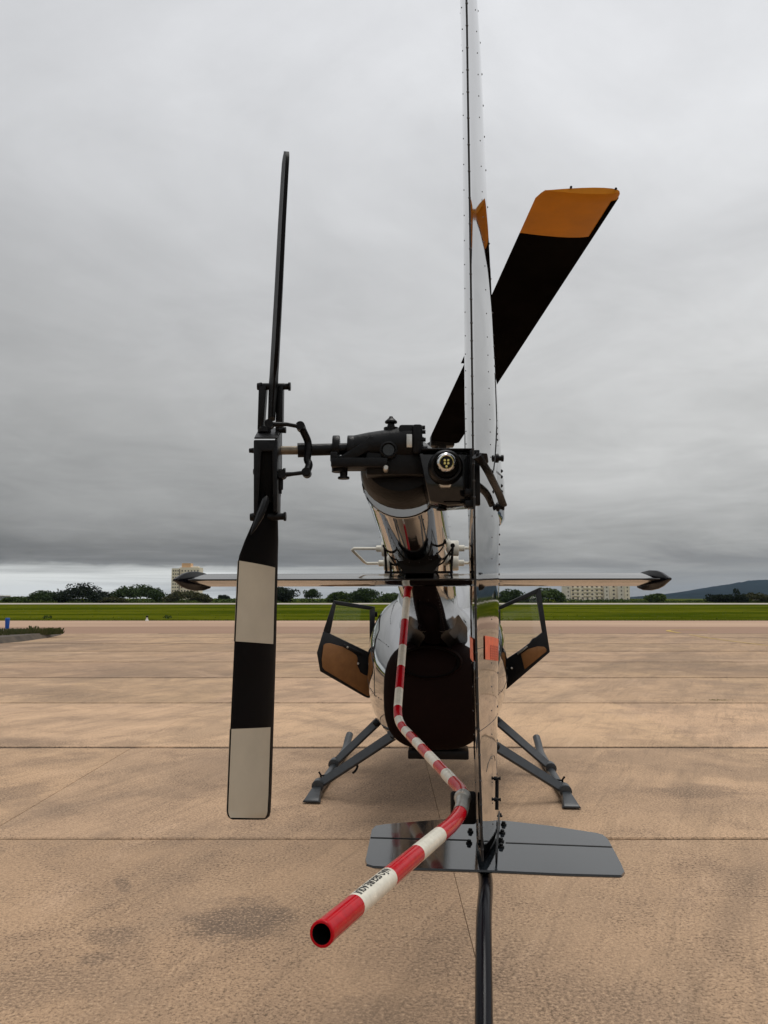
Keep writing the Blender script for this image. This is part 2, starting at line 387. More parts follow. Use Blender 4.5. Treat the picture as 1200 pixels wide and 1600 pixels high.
def build_each(self, name, material, parent=None, **kw):
    """every loose piece of the builder becomes an object of its own"""
    n = len(self.v); par = list(range(n))
    def find(a):
        while par[a] != a: par[a] = par[par[a]]; a = par[a]
        return a
    for f in self.f:
        r0 = find(f[0])
        for q in f[1:]: par[find(q)] = r0
    groups = {}
    for f in self.f: groups.setdefault(find(f[0]), []).append(f)
    out = []
    for fs in groups.values():
        idx = sorted({i for f in fs for i in f}); mp = {i: k for k, i in enumerate(idx)}
        out.append(MB().add([self.v[i] for i in idx], [tuple(mp[i] for i in f) for f in fs]).build(name, material, parent, **kw))
    return out
MB.build_each = build_each
ORIG = V((0, 0, 0))
def tag(o, label=None, cat=None, group=None, kind=None):
    for a, b in (('label', label), ('category', cat), ('group', group), ('kind', kind)):
        if b: o[a] = b
    return o
def empty(name, loc):
    e = bpy.data.objects.new(name, None); col.objects.link(e); e.location = loc; e.empty_display_size = .2; return e
def smooth_path(ctrl, n=8):
    """Catmull-Rom through points"""
    P = [V(p) for p in ctrl]; P = [P[0] * 2 - P[1]] + P + [P[-1] * 2 - P[-2]]; out = []
    for i in range(1, len(P) - 2):
        for k in range(n):
            t = k / n; a, b, c, d = P[i - 1:i + 3]
            out.append(.5 * ((2 * b) + (c - a) * t + (2 * a - 5 * b + 4 * c - d) * t * t + (3 * b - a - 3 * c + d) * t ** 3))
    return out + [P[-2]]
def airfoil(te, le, nrm, t, n=9, tmin=.0012):
    """closed ring round a wing section from trailing edge te to leading edge le"""
    te, le, nrm = V(te), V(le), V(nrm).normalized(); up = []; lo = []
    for i in range(n + 1):
        u = .5 - .5 * cos(pi * i / n); x = 1 - u
        y = 5 * (.2969 * sqrt(max(x, 0)) - .126 * x - .3516 * x * x + .2843 * x ** 3 - .1036 * x ** 4) * t
        if i < n: y = max(y, tmin)
        p = te + (le - te) * u; up.append(p + nrm * y)
        if i < n: lo.append(p - nrm * y)
    return up + lo[::-1]

# ================================================================== THE SETTING
# ground: one sheet to the horizon
g = MB().add([(-9000, -9000, -.03), (9000, -9000, -.03), (9000, 9000, -.03), (-9000, 9000, -.03)], [(0, 1, 2, 3)])
tag(g.build('ground', GRASS, smooth=None), kind='structure')
# apron with its slabs
JY = [-5.5, -1.9, 1.7, 5.23, 8.33, 11.8, 15.5, 19.3, 23.2, 27.0, 30.9, 34.8]
JW = {5.23: .036, 8.33: .10, 11.8: .085, 15.5: .13, 19.3: .15, 23.2: .18, 27.0: .2, 30.9: .24}
ROWT = [.90, .90, .92, 1.06, 1.26, 1.10, .90, .97, .86, .95, .90]
JX = [.40 + 3.05 * k for k in range(-7, 8)]
bed = MB().add([(JX[0] - .02, JY[0], -.014), (JX[-1] + .02, JY[0], -.014), (JX[-1] + .02, JY[-1], -.014), (JX[0] - .02, JY[-1], -.014)], [(0, 1, 2, 3)])
apron = tag(bed.build('apron', JOINT, smooth=None), kind='structure')
slab_cache = {}
for j in range(len(JY) - 1):
    y0 = JY[j] + JW.get(JY[j], .03) / 2; y1 = JY[j + 1] - JW.get(JY[j + 1], .03) / 2
    for i in range(len(JX) - 1):
        x0, x1 = JX[i] + .0006, JX[i + 1] - .0006
        key = j
        if key not in slab_cache:
            hx, hy, b = (x1 - x0) / 2, (y1 - y0) / 2, .008
            bx = .0012; top = [(-hx + bx, -hy + b, 0), (hx - bx, -hy + b, 0), (hx - bx, hy - b, 0), (-hx + bx, hy - b, 0)]
            bot = [(-hx, -hy, -b), (hx, -hy, -b), (hx, hy, -b), (-hx, hy, -b)]
            low = [(p[0], p[1], -.06) for p in bot]
            o = MB().loft([low, bot, top]).build('concrete_slab', CONCM, apron, origin=V((0, 0, 0)), smooth=None)
            slab_cache[key] = o.data
        else:
            o = bpy.data.objects.new('concrete_slab', slab_cache[key]); col.objects.link(o); o.parent = apron
        o.location = ((x0 + x1) / 2, (y0 + y1) / 2, random.uniform(-.002, .001))
        t_ = ROWT[j] * random.uniform(.97, 1.03); o.color = (t_, t_ * random.uniform(.985, 1.01), t_ * random.uniform(.97, 1.02), 1)
# plain apron concrete outside the part where single slabs show
m = MB()
for (a, b, c, d) in ((-60, JX[0] - .02, -60, 34.8), (JX[-1] + .02, 60, -60, 34.8), (JX[0] - .02, JX[-1] + .02, -60, JY[0])):
    m.add([(a, c, -.004), (b, c, -.004), (b, d, -.004), (a, d, -.004)], [(0, 1, 2, 3)])
tag(m.build('apron_margin', CONCM, smooth=None), kind='structure')
TY1 = 55.0
taxi = tag(MB().add([(-300, 34.86, -.008), (300, 34.86, -.008), (300, TY1, -.008), (-300, TY1, -.008)], [(0, 1, 2, 3)]).build('taxiway', TAXI, smooth=None), kind='structure')
# worn edge between apron and taxiway
m = MB(); x = -45.0
while x < 45:
    w = random.uniform(1.2, 4.5)
    if random.random() < .8: m.box((x + w / 2, 34.80 + random.uniform(-.03, .03), -.004), (w / 2 * .96, 0, 0), (0, random.uniform(.04, .10), 0), (0, 0, .006))
    x += w
m.build('joint_strip', SOIL, taxi, origin=V((0, 0, 0)), smooth=None)
# painted lead-in line
def painted(pts, w, name='painted_line'):
    m = MB(); L_, R_ = [], []
    for i, p in enumerate(pts):
        t = (pts[min(i + 1, len(pts) - 1)] - pts[max(i - 1, 0)]).normalized(); nrm = V((-t.y, t.x, 0))
        L_.append(p + nrm * w / 2); R_.append(p - nrm * w / 2)
    n = len(pts); m.add(L_ + R_, [(i, i + 1, n + i + 1, n + i) for i in range(n - 1)]); return m.build(name, YEL, taxi, origin=V((0, 0, 0)), smooth=None)
pp = smooth_path([ground_at(px, py, .004) for px, py in ((1105, 984.5), (1060, 984), (1044, 985.2), (1052, 987.2), (1062, 988.6))], 6)
painted(pp, .22)
pp = smooth_path([ground_at(px, py, .006) for px, py in ((1078, 991.5), (1110, 997), (1150, 1002.5), (1230, 1012))], 4)
painted(pp, .09)
# runway far behind the grass
tag(MB().add([(-2500, 205, .0), (2500, 205, .0), (2500, 262, .0), (-2500, 262, .0)], [(0, 1, 2, 3)]).build('runway', RUNW, smooth=None), kind='structure')
# soil verge at the left end of the apron
pts = [ground_at(px, py, 0) for px, py in ((-160, 1016), (-60, 1011), (0, 1005.5), (30, 1003), (55, 999.5), (78, 996), (97, 991.8), (80, 989.6), (40, 988.2), (-160, 987))]
cen = sum(pts, V()) / len(pts); rim = [p + (cen - p) * .10 for p in pts]
m = MB().loft([[V((p.x, p.y, -.01)) for p in pts], [V((p.x, p.y, .20)) for p in rim]], cap0=False)
tag(m.build('soil_verge', SOIL, smooth=30), kind='structure')
# hills
def hill(name, Y, prof, depth):
    a = []; rn = random.Random(3)
    for px, py in prof: a.append(at(px, py, Y))
    pts = smooth_path(a, 8); rings = []
    for p in pts:
        hz = max(p.z + rn.uniform(-2.5, 2.5), 1)
        rings.append([V((p.x, p.y - depth, -.02)), V((p.x, p.y - depth * .45, hz * .55)), V((p.x, p.y, hz)), V((p.x, p.y + depth, -.02))])
    return tag(MB().loft(rings, False, False, closed=False).build(name, HILLM, smooth=60), kind='structure')
hill('hills', 4200, [(960, 937), (1010, 932), (1060, 926), (1105, 918), (1140, 913), (1170, 907.5), (1200, 906), (1245, 911), (1300, 905), (1400, 916), (1500, 930)], 900)
hill('low_hills', 3600, [(980, 937), (1030, 930.5), (1075, 927), (1120, 925), (1180, 924), (1260, 922), (1350, 928), (1450, 936)], 500)

# ================================================================== HELICOPTER
YAW = R(4.8)
T0 = V((.060, 1.95, 0)); HF = V((sin(YAW), cos(YAW), 0)); HR = V((cos(YAW), -sin(YAW), 0)); Z = V((0, 0, 1)); X = V((1, 0, 0)); YV = V((0, 1, 0))
def hl(s, r, z): return T0 + HF * s + HR * r + Z * z
ORIG = hl(4.7, 0, 0)
heli = tag(empty('helicopter', ORIG), 'glossy black helicopter on skids seen from behind its tail, with both cabin doors open', 'helicopter')

# ---- fuselage -------------------------------------------------------------
def superell(s, zc, hw, hu, hd, e=2.4, n=40, r0=0.0):
    out = []
    for i in range(n):
        a = 2 * pi * i / n; c, sn = cos(a), sin(a)
        x = hw * math.copysign(abs(c) ** (2 / e), c); z = (hu if sn > 0 else hd) * math.copysign(abs(sn) ** (2 / e), sn)
        out.append(hl(s, r0 + x, zc + z))
    return out
body = [(3.42, .90, .345, .37, .355, 2.9), (3.62, .92, .425, .45, .405, 2.8), (3.95, .95, .505, .54, .45, 2.7), (4.35, .98, .56, .60, .49, 2.6), (4.85, 1.0, .60, .62, .52, 2.6),
        (5.35, 1.0, .60, .62, .53, 2.5)]
front = [(5.35, 1.0, .60, .62, .53, 2.5), (5.75, .98, .58, .56, .52, 2.4), (6.15, .93, .50, .43, .46, 2.3), (6.5, .86, .36, .27, .34, 2.2), (6.7, .82, .20, .14, .19, 2.1), (6.78, .80, .03, .02, .03, 2.0)]
fus = MB().loft([superell(*b) for b in body], cap0=False, cap1=False).build('fuselage', GLOSS, heli, smooth=50)
MB().loft([superell(*b) for b in front], cap0=False, cap1=True).build('windshield_nose', CANOPY, heli, smooth=50)
# sooted rear panel, gently domed
rp = [(3.415, .90, .350, .375, .360, 2.9), (3.385, .90, .340, .365, .350, 2.9), (3.34, .90, .29, .31, .30, 2.7), (3.315, .90, .18, .19, .18, 2.4), (3.31, .90, .02, .02, .02, 2)]
rear = MB().loft([superell(*b) for b in rp], cap0=False).build('rear_panel', SOOT, heli, smooth=60)
# exhaust opening
ex = hl(3.335, -.035, 1.135)
MB().lathe(ex, -HF, [(-.06, .215), (.0, .215), (.028, .207), (.030, .193), (-.01, .185), (-.14, .16)], 32, sa=.50, cap0=False, cap1=True).build('exhaust_pipe', HOLE, rear, smooth=50)
MB().lathe(ex - HF * .012, -HF, [(0, .228), (.022, .224), (.030, .214), (.022, .208)], 36, sa=.50, cap0=False, cap1=False).build('exhaust_rim', SOOT, rear, smooth=60)
# engine deck and mast fairing on top
deck = [(3.75, 1.28, .17, .17, .15, 2.2), (4.1, 1.42, .27, .20, .2, 2.3), (4.5, 1.50, .33, .26, .2, 2.3), (4.95, 1.52, .30, .30, .2, 2.3), (5.4, 1.50, .22, .22, .2, 2.2), (5.8, 1.42, .06, .05, .1, 2)]
MB().loft([superell(*b) for b in deck]).build('engine_cowling', GLOSS, fus, smooth=60)
# seams and rivet rows on the rear fuselage
m = MB()
def body_pt(s, ang, lift=0.0):
    for a, b in zip(body, body[1:]):
        if a[0] <= s <= b[0]:
            t = (s - a[0]) / (b[0] - a[0]); q = [x + (y - x) * t for x, y in zip(a, b)]; break
    _, zc, hw, hu, hd, e = q; c, sn = cos(ang), sin(ang)
    x = hw * math.copysign(abs(c) ** (2 / e), c); z = (hu if sn > 0 else hd) * math.copysign(abs(sn) ** (2 / e), sn)
    nrm = (HR * c + Z * sn).normalized()
    return hl(s, x, zc + z) + nrm * lift, nrm
for ang0, ang1, s0, s1 in ((R(152), R(172), 4.3, 3.7), (R(172), R(184), 3.7, 3.66), (R(28), R(8), 4.3, 3.7), (R(8), R(-4), 3.7, 3.66)):
    m.tube([body_pt(s0 + (s1 - s0) * t / 10, ang0 + (ang1 - ang0) * t / 10, .0)[0] for t in range(11)], .003, 5)
m.build_each('panel_seam', SEAM, fus)
m = MB()
for ang0, ang1, s0, s1, n in ((R(152), R(168), 4.15, 3.72, 12), (R(120), R(128), 4.6, 3.8, 16), (R(28), R(12), 4.15, 3.72, 12), (R(60), R(52), 4.6, 3.8, 16), (R(183), R(186), 3.5, 4.8, 22), (R(-3), R(-6), 3.5, 4.8, 22), (R(215), R(212), 3.5, 4.8, 22), (R(-35), R(-32), 3.5, 4.8, 22), (R(140), R(150), 3.55, 3.9, 8), (R(40), R(30), 3.55, 3.9, 8)):
    for t in range(n):
        p, nr = body_pt(s0 + (s1 - s0) * t / n, ang0 + (ang1 - ang0) * t / n, 0); m.dome(p, nr, .005, .002)
m.build('rivets', RIVET, fus, kind='stuff')
# belly plate under the rear
MB().box(hl(3.62, .02, .485), HR * .21, HF * .10, Z * .03).build('belly_plate', MATTE, heli, bevel=.008)

# ---- tail boom -------------------------------------------------------------
def boom_c(s): return 1.878 - .1285 * s                      # axis height
def boom_r(s): return .106 + .019 * s
def boom_x(s): return -.014 * max(0, 1 - s / 3.0)
def circ(s, zc, r, n=40, rz=1.0, x0=0.0): return [hl(s, x0 + r * cos(2 * pi * i / n), zc + r * rz * sin(2 * pi * i / n)) for i in range(n)]
rings = [circ(s, boom_c(s), boom_r(s), x0=boom_x(s)) for s in (0.02, .04, .3, .7, 1.1, 1.6, 2.1, 2.6, 3.0)]
rings += [circ(3.3, 1.43, .185), circ(3.55, 1.36, .225), circ(3.8, 1.27, .29), circ(4.1, 1.2, .35)]
boom = MB().loft(rings).build('tail_boom', GLOSS, heli, smooth=50)
m = MB()
for s in (.06,):
    m.lathe(hl(s, boom_x(s), boom_c(s)), HF - Z * .1335, [(-.018, boom_r(s) + .0002), (-.0175, boom_r(s) + .0022), (.0175, boom_r(s) + .0024), (.018, boom_r(s) + .0004)], 40, cap0=False, cap1=False)
m.build('frame_band', GLOSS, boom, smooth=30)
m = MB()
for s in (.06, .62, 1.5):
    for i in range(22):
        a = 2 * pi * i / 22; nr = HR * cos(a) + Z * sin(a); m.dome(hl(s, boom_x(s), boom_c(s)) + nr * (boom_r(s) + .0022), nr, .0022, .0012, 5)
for a in (R(-62), R(-118)):
    for k in range(26):
        s = .1 + k * .11; nr = HR * cos(a) + Z * sin(a); m.dome(hl(s, boom_x(s), boom_c(s)) + nr * boom_r(s), nr, .0026, .0014, 5)
m.build('rivets', RIVET, boom, kind='stuff')
# root fairing collar with pointed skirt, rear panel's reflection put into its black
m = MB()
for sgn in (-1, 1):
    pl = [hl(2.95, sgn * .05, 1.33), hl(3.0, sgn * .165, 1.46), hl(3.30, sgn * .225, 1.37), hl(3.46, sgn * .23, 1.28), hl(3.42, sgn * .12, 1.22)]
    m.prism(pl, HF * .02 - Z * .02)
m.build_each('root_fairing', MATTE, boom, bevel=.006)

# ---- horizontal stabiliser ------------------------------------------------
SY = 2.62
def stab_sec(r, te_z, c=.34, t=.048):
    s = SY - 1.95
    te = T0 + HF * s + HR * r + Z * te_z; le = te + HF * c + Z * .006
    return airfoil(te, le, (Z - HF * .02), t, 10, .0022)
zst = at(656, 905.5, SY).z
stab = MB().loft([stab_sec(r, zst) for r in (-.80, -.4, 0, .4, .785)]).build('horizontal_stabilizer', STABM, heli, smooth=40)
m = MB()
m.tube([hl(SY - 1.95 - .001, r, zst) for r in (-.80, .80)], .0028, 6)
m.build('trailing_edge_strip', SEAM, stab)
m = MB()
for k in range(30):
    r = -.78 + k * 1.56 / 29
    m.dome(hl(SY - 1.95 + .0, r, zst), -HF, .0034, .002, 6)
    m.dome(hl(SY - 1.95 + .23, r, zst + .0232 + .0025), Z, .0028, .0016, 6)
m.build('rivets', RIVET, stab, kind='stuff')
# arrow-shaped end plates
EP = [(.0, .002), (.03, .013), (.065, .026), (.11, .036), (.17, .040), (.235, .036), (.285, .026), (.305, .010), (.306, -.014), (.290, -.034), (.235, -.046), (.17, -.048), (.11, -.042), (.065, -.031), (.03, -.016), (.0, -.004)]
for sgn in (-1, 1):
    rings = []
    for off, k in ((-.008, .90), (-.005, .985), (0, 1.0), (.004, .985), (.008, .88)):
        rings.append([hl(SY - 1.95 - .012 + .15 + (a - .15) * k, sgn * ((.812 if sgn < 0 else .795) + .036 * (1 - (max(0, a) / .30)) ** 1.0 * (1 if off > -9 else 1) + off), zst + .001 + b * k * (.86 if b > 0 else .78)) for a, b in EP])
    MB().loft(rings).build('end_plate', SKIDG, stab, smooth=50)
# saddle carrying the stabiliser under the boom
m = MB()
sB = SY - 1.95 + .05
for ss in (sB, sB + .22):
    zb = zst + .022
    for sgn in (-1, 1):
        m.tube([hl(ss, sgn * .112, zb), hl(ss, sgn * .118, zst + .115)], .0045, 8)
        m.tube([hl(ss, sgn * .118, zst + .112), hl(ss, sgn * .085, zst + .06), hl(ss, sgn * .03, zst + .026)], .0028, 8)
        m.lathe(hl(ss, sgn * .118, zst + .118), HF, [(-.008, .008), (.008, .008)], 10)
    m.box(hl(ss, 0, zb + .004), HR * .118, HF * .008, Z * .004)
m.prism([hl(sB - .02, -.05, zst + .022), hl(sB - .02, .05, zst + .022), hl(sB - .02, .082, zst + .075), hl(sB - .02, -.082, zst + .075)], HF * .24)  # dark centre block put in for the black reflection under the boom
m.build('stabilizer_saddle', MATTE, heli, smooth=40)
# fairing of the boom skin down to the saddle, gloss
# ---- tow-bar navigation antennas on both sides of the boom ----------------
for sgn in (-1, 1):
    m = MB(); s0 = .95
    r0 = boom_r(s0) * .93
    if sgn < 0: u, d, tip = at(553, 857, T0.y + s0), at(553, 878, T0.y + s0), None
    zz_u, zz_d = at(600, 857, T0.y + s0).z, at(600, 878, T0.y + s0).z
    tipr = .262 if sgn < 0 else .225
    path = [hl(s0, sgn * r0, zz_u), hl(s0, sgn * (tipr - .006), zz_u + .001), hl(s0, sgn * tipr, zz_u - .004), hl(s0 + .10, sgn * (tipr - .035), zz_d + .006), hl(s0 + .11, sgn * (tipr - .045), zz_d), hl(s0 + .1, sgn * r0 * .7, zz_d)]
    ant = m.tube(path, .0055, 10).build('antenna_rod', ANTW, heli)
    m2 = MB()
    for zz, dz in ((zz_u, 0), (zz_d, .1)):
        m2.lathe(hl(s0 + dz, sgn * (.112 if sgn > 0 else .118), zz), HR * sgn, [(0, .030), (.026, .030), (.030, .027), (.030, .012), (.050, .012), (.052, .009)], 20)
    m2.build_each('insulator', ANTW, ant, bevel=0)

# ---- fin ---------------------------------------------------------------------
def fin_sec(z, te_px, te_Y, l_px, r_px, c, grow=1.0):
    """section at height z; te/l/r are the photo columns of trailing edge and widest points"""
    Ym = te_Y + c * .70
    te = V((xcol(te_px, te_Y, z), te_Y, z)); xl, xr = xcol(l_px, Ym, z), xcol(r_px, Ym, z)
    mid = V(((xl + xr) / 2, Ym, z)); d = (mid - te) / .70
    le = te + d; nr = V((d.y, -d.x, 0)).normalized()
    return te, le, nr, (xr - xl) * .98
def zrow(py, Y): return at(600, py, Y).z
# heights: rows in the photo at the trailing edge distance
FU = [(-150, 722.5, 1.545, 717, 743, .27), (0, 729, 1.575, 722, 752.5, .30), (150, 731, 1.60, 723.5, 758, .33), (330, 734, 1.64, 725, 766, .37), (500, 736.5, 1.675, 726.5, 772.5, .41), (620, 738, 1.70, 727.5, 777, .44), (712, 739, 1.715, 728, 779, .46)]
FL = [(712, 739.5, 1.715, 728.5, 780, .46), (790, 741, 1.72, 733, 781, .45), (900, 742.5, 1.725, 735, 780, .42), (1000, 744, 1.725, 736.5, 779, .40), (1120, 747, 1.72, 739, 777.5, .37), (1240, 751, 1.71, 741.5, 776.5, .34), (1345, 754, 1.70, 744, 777, .32)]
def fin_build(name, rows, grow=0):
    S = [fin_sec(zrow(py, Y), te, Y, l, r, c) for py, te, Y, l, r, c in rows]
    rings = [airfoil(a, b, n, t, 12, .0022) for a, b, n, t in S]
    return MB().loft(rings).build(name, GLOSS, heli, smooth=40), S
ufin, SU = fin_build('upper_fin', FU)
lfin, SL = fin_build('lower_fin', FL)
def fin_pt(S, f, u, side):
    """point on the fin skin: f 0..1 along the sections, u 0 (trailing) .. 1 (leading), side +1 right / -1 left"""
    k = min(int(f * (len(S) - 1)), len(S) - 2); t = f * (len(S) - 1) - k
    te = S[k][0].lerp(S[k + 1][0], t); le = S[k][1].lerp(S[k + 1][1], t); nr = S[k][2].lerp(S[k + 1][2], t); th = S[k][3] * (1 - t) + S[k + 1][3] * t
    x = 1 - u; y = 5 * (.2969 * sqrt(max(x, 0)) - .126 * x - .3516 * x * x + .2843 * x ** 3 - .1036 * x ** 4) * th
    return te + (le - te) * u + nr * side * max(y, .0022), nr * side
for S, ob, n in ((SU, ufin, 26), (SL, lfin, 18)):
    m = MB(); m.tube([fin_pt(S, f / 20, 0, 1)[0].lerp(fin_pt(S, f / 20, 0, -1)[0], .5) - YV * .0012 for f in range(21)], .0024, 6)
    m.build('trailing_edge_strip', SEAM, ob)
    m = MB()
    for k in range(n):
        f = (k + .5) / n
        a = fin_pt(S, f, 0, 1)[0].lerp(fin_pt(S, f, 0, -1)[0], .5)
        m.dome(a - YV * .002, -YV, .0036, .002, 6)
        for u, sd, rr in ((.38, 1, .0022), (.34, -1, .0020)):
            p, nr = fin_pt(S, (k + .3 * u) / n, u, sd); m.dome(p, nr, rr, .0012, 6)
    for k in range(n * 2):
        f = (k + .5) / (2 * n)
        if (S is SU and f > .62 or S is SL and f < .36) or k % 3 == 0:
            p, nr = fin_pt(S, f, .72, 1); m.dome(p, nr, .0034, .0016, 6)
            p, nr = fin_pt(S, f, .72, -1); m.dome(p, nr, .0030, .0014, 6)
    m.build('rivets', RIVET, ob, kind='stuff')
# panel joints on the fin
m = MB()
for f in (.52, .70):
    m.tube([fin_pt(SL, f, u, 1)[0] for u in (0.02, .1, .2, .3, .45, .6, .75, .9)], .0007, 5)
m.tube([fin_pt(SL, .80, .18, 1)[0], fin_pt(SL, .785, .24, 1)[0], fin_pt(SL, .778, .36, 1)[0], fin_pt(SL, .785, .48, 1)[0], fin_pt(SL, .80, .54, 1)[0]], .0007, 5)
m.build_each('panel_seam', SEAM, lfin)
m = MB()
for sd, ua, ub in ((1, .74, .46), (-1, .74, .36)):
    m.tube([fin_pt(SU, .70 + .30 * t / 8, ua + (ub - ua) * (t / 8) ** 1.6, sd)[0] for t in range(9)], .0015, 5)
m.build_each('panel_seam', SEAM, ufin)
# root cuff where the upper fin meets the bracket: thicker skin proud of the fin
m = MB(); S = [fin_sec(zrow(py, Y), te, Y, l, r, c) for py, te, Y, l, r, c in ((716, 739, 1.79, 729, 785, .40), (640, 738.5, 1.83, 728, 781, .36), (560, 740, 1.90, 731, 776, .30))]
m.loft([airfoil(a, b, n, t * 1.0, 10, .0022) for a, b, n, t in S]).build('root_cuff', GLOSS, ufin, smooth=40)
m = MB(); S = [fin_sec(zrow(py, Y), te, Y, l, r, c) for py, te, Y, l, r, c in ((722, 739, 1.80, 732, 788, .40), (790, 741, 1.80, 736, 788, .40), (800, 741, 1.81, 737, 783, .38))]
m.loft([airfoil(a, b, n, t, 10, .0022) for a, b, n, t in S]).build('mount_collar', GLOSS, lfin, smooth=40)
# bolts standing out on the right side
m = MB()
for px, py in ((786, 716), (787, 792)):
    p = at(px - 12, py, 1.98); m.lathe(p, X, [(0, .012), (.008, .012), (.009, .007), (.015, .007), (.016, .009), (.021, .009)], 10)
for py in (736, 745, 759, 768): m.dome(at(783.5, py, 1.96), X, .005, .004)
m.build_each('mount_bolt', MATTE, heli)

# stickers on both sides of the lower fin (thin, laid on the curved skin)
def skin_patch(S, f0, f1, u0, u1, sd, lift, skew=0.0, nf=4, nu=6):
    rows = []
    for i in range(nu + 1):
        r_ = []
        for j in range(nf + 1):
            u = u0 + (u1 - u0) * i / nu; f = f0 + (f1 - f0) * j / nf + skew * i / nu
            p, nr = fin_pt(S, f, u, sd); r_.append(p + nr * lift)
        rows.append(r_)
    mm = MB(); fl = [p for r_ in rows for p in r_]; w = nf + 1
    return mm.add(fl, [(i * w + j, i * w + j + 1, (i + 1) * w + j + 1, (i + 1) * w + j) for i in range(nu) for j in range(nf)])
def frow(py): 
    zz = zrow(py, 1.725)
    for i in range(400):
        if fin_pt(SL, i / 400, .2, 1)[0].z <= zz: return i / 400
    return 1
f0, f1 = frow(994), frow(1033)
skin_patch(SL, f0, f1, .17, .64, 1, .0022, .018).build('sticker', STICK, lfin)
m = MB()
for q in range(5):
    uu = .30 + q * .065
    for r_ in range(6):
        ff = f0 + .02 + (f1 - f0 - .02) * (r_ + .15) / 6 + .018 * (uu - .17) / .47
        b = skin_patch(SL, ff, ff + (f1 - f0) * .075, uu, uu + .035, 1, .0030, 0, 1, 1); m.add(b.v, b.f)
m.build('sticker_print', STICKP, lfin)
skin_patch(SL, frow(999), frow(1036), .12, .62, -1, .0022).build('sticker', STICK, lfin)

# ---- lower tail plane ----------------------------------------------------------
def plate_pt(px, py):
    # plane slightly rolled: right side a little lower
    for it in range(1):
        zz = .991; p = ground_at(px, py, zz)
        for _ in range(4):
            zz = .991 - .030 * (p.x - .2); p = ground_at(px, py, zz)
    return p
OUT = [(570, 1343), (580, 1296), (586, 1290), (600, 1287.5), (700, 1279), (790, 1282), (860, 1290), (932, 1301), (943, 1304), (951, 1311), (972, 1350), (977, 1362), (972, 1367.5), (880, 1365), (770, 1360), (640, 1356), (582, 1353), (572, 1350)]
top = [plate_pt(a, b) for a, b in OUT]
m = MB(); cen = sum(top, V()) / len(top)
m.loft([[p - Z * .007 + (cen - p) * .02 for p in top], [p - Z * .004 for p in top], [p + (cen - p) * .006 for p in top]])
tplane = m.build('lower_tail_plane', PLATE, heli, smooth=25)
m = MB()
for a, b in (((579, 1309), (735, 1313)), ((790, 1317), (956, 1323.5))):
    p, q = plate_pt(*a), plate_pt(*b); m.tube([p + Z * .0002, q + Z * .0002], .0016, 5)
m.build_each('panel_seam', SEAM, tplane)
# attachment angles, fasteners at the foot of the fin
m = MB(); m2 = MB()
for px, py in ((781, 1276), (787, 1289), (785, 1302), (783, 1315), (783, 1324), (735, 1300), (733, 1318)):
    p = plate_pt(px, py); m2.lathe(p, Z, [(0, .0075), (.003, .0075), (.004, .005), (.008, .005), (.009, .003)], 8)
a0, a1 = plate_pt(779, 1282), plate_pt(774, 1350)
m.box((a0 + a1) / 2 + Z * .012 + X * .002, (a1 - a0) / 2, Z * .012, X * .002)
b0, b1 = plate_pt(779, 1300) + Z * .02, plate_pt(757, 1343) + Z * .004
m.tube([b0, b1], .0045, 8)
m.build('attachment_angle', MATTE, tplane, bevel=.001); m2.build_each('fastener', MATTE, tplane)
m = MB()
for py in (1243, 1278):
    p, nr = fin_pt(SL, frow(py), .55, 1); m.lathe(p, X, [(-.004, .005), (.003, .005), (.004, .003), (.009, .003), (.010, .0045), (.012, .0045)], 8)
p, nr = fin_pt(SL, frow(1250), .66, 1); q, _ = fin_pt(SL, frow(1300), .62, 1)
m.tube([p + X * .002, q + X * .002], .0032, 8)
m.build('tie_rod', MATTE, lfin)
# ---- tail skid --------------------------------------------------------------------
pz = plate_pt(756, 1350)
pts = smooth_path([V((pz.x + .004, 1.86, pz.z - .024)), V((pz.x + .002, 1.72, pz.z - .028)), at(756, 1440, 1.545), at(756, 1580, 1.36), at(756, 1640, 1.295), at(756, 1720, 1.225)], 6)
MB().tube(pts, [.0152] * (len(pts) - 2) + [.0148, .011], 18).build('tail_skid', SKIDG, heli, smooth=50)
MB().box(V((pz.x + .003, 1.80, pz.z - .014)), X * .022, YV * .05, Z * .006).build('skid_socket', MATTE, heli, bevel=.003)

# ---- tail rotor guard: one bent tube with red and white bands -----------------------
gp = [at(638, 908, 3.30), at(636.5, 925, 3.22), at(630, 1000, 2.99), at(622, 1098, 2.755), at(621.2, 1114, 2.715), at(623.5, 1127, 2.67), at(630, 1138, 2.61), at(640, 1148.5, 2.54), at(722, 1236, 1.835), at(723, 1250, 1.765), at(722, 1262, 1.72), at(716, 1276, 1.655), at(704, 1290, 1.57), at(503, 1459, .935)]
gpath = []
for a, b in zip(gp, gp[1:]):
    n = max(2, int((b - a).length / .012))
    gpath += [a.lerp(b, t / n) for t in range(n)]
gpath.append(gp[-1])
for _ in range(3): gpath = [gpath[0]] + [(gpath[i - 1] + gpath[i] * 2 + gpath[i + 1]) / 4 for i in range(1, len(gpath) - 1)] + [gpath[-1]]
GR = .0148
marks = [(908, 'R'), (935, 'W'), (968, 'R'), (1007, 'W'), (1042, 'R'), (1076, 'W'), (1104, 'R'), (1123, 'W'), (1132, 'R'), (1141, 'W'), (1149, 'R'), (1159, 'W'), (1169, 'R'), (1181, 'W'), (1195, 'R'), (1209, 'W'), (1222, 'R'), (1246, 'S'), (1269, 'R'), (1304, 'W'), (1333, 'R'), (1371, 'W'), (1416, 'R'), (9999, None)]
rows = [proj(p)[1] for p in gpath]
for i in range(1, len(rows)): rows[i] = max(rows[i], rows[i - 1])
guard = empty('tail_rotor_guard', (0, 0, 0)); guard.parent = heli
text_span = None
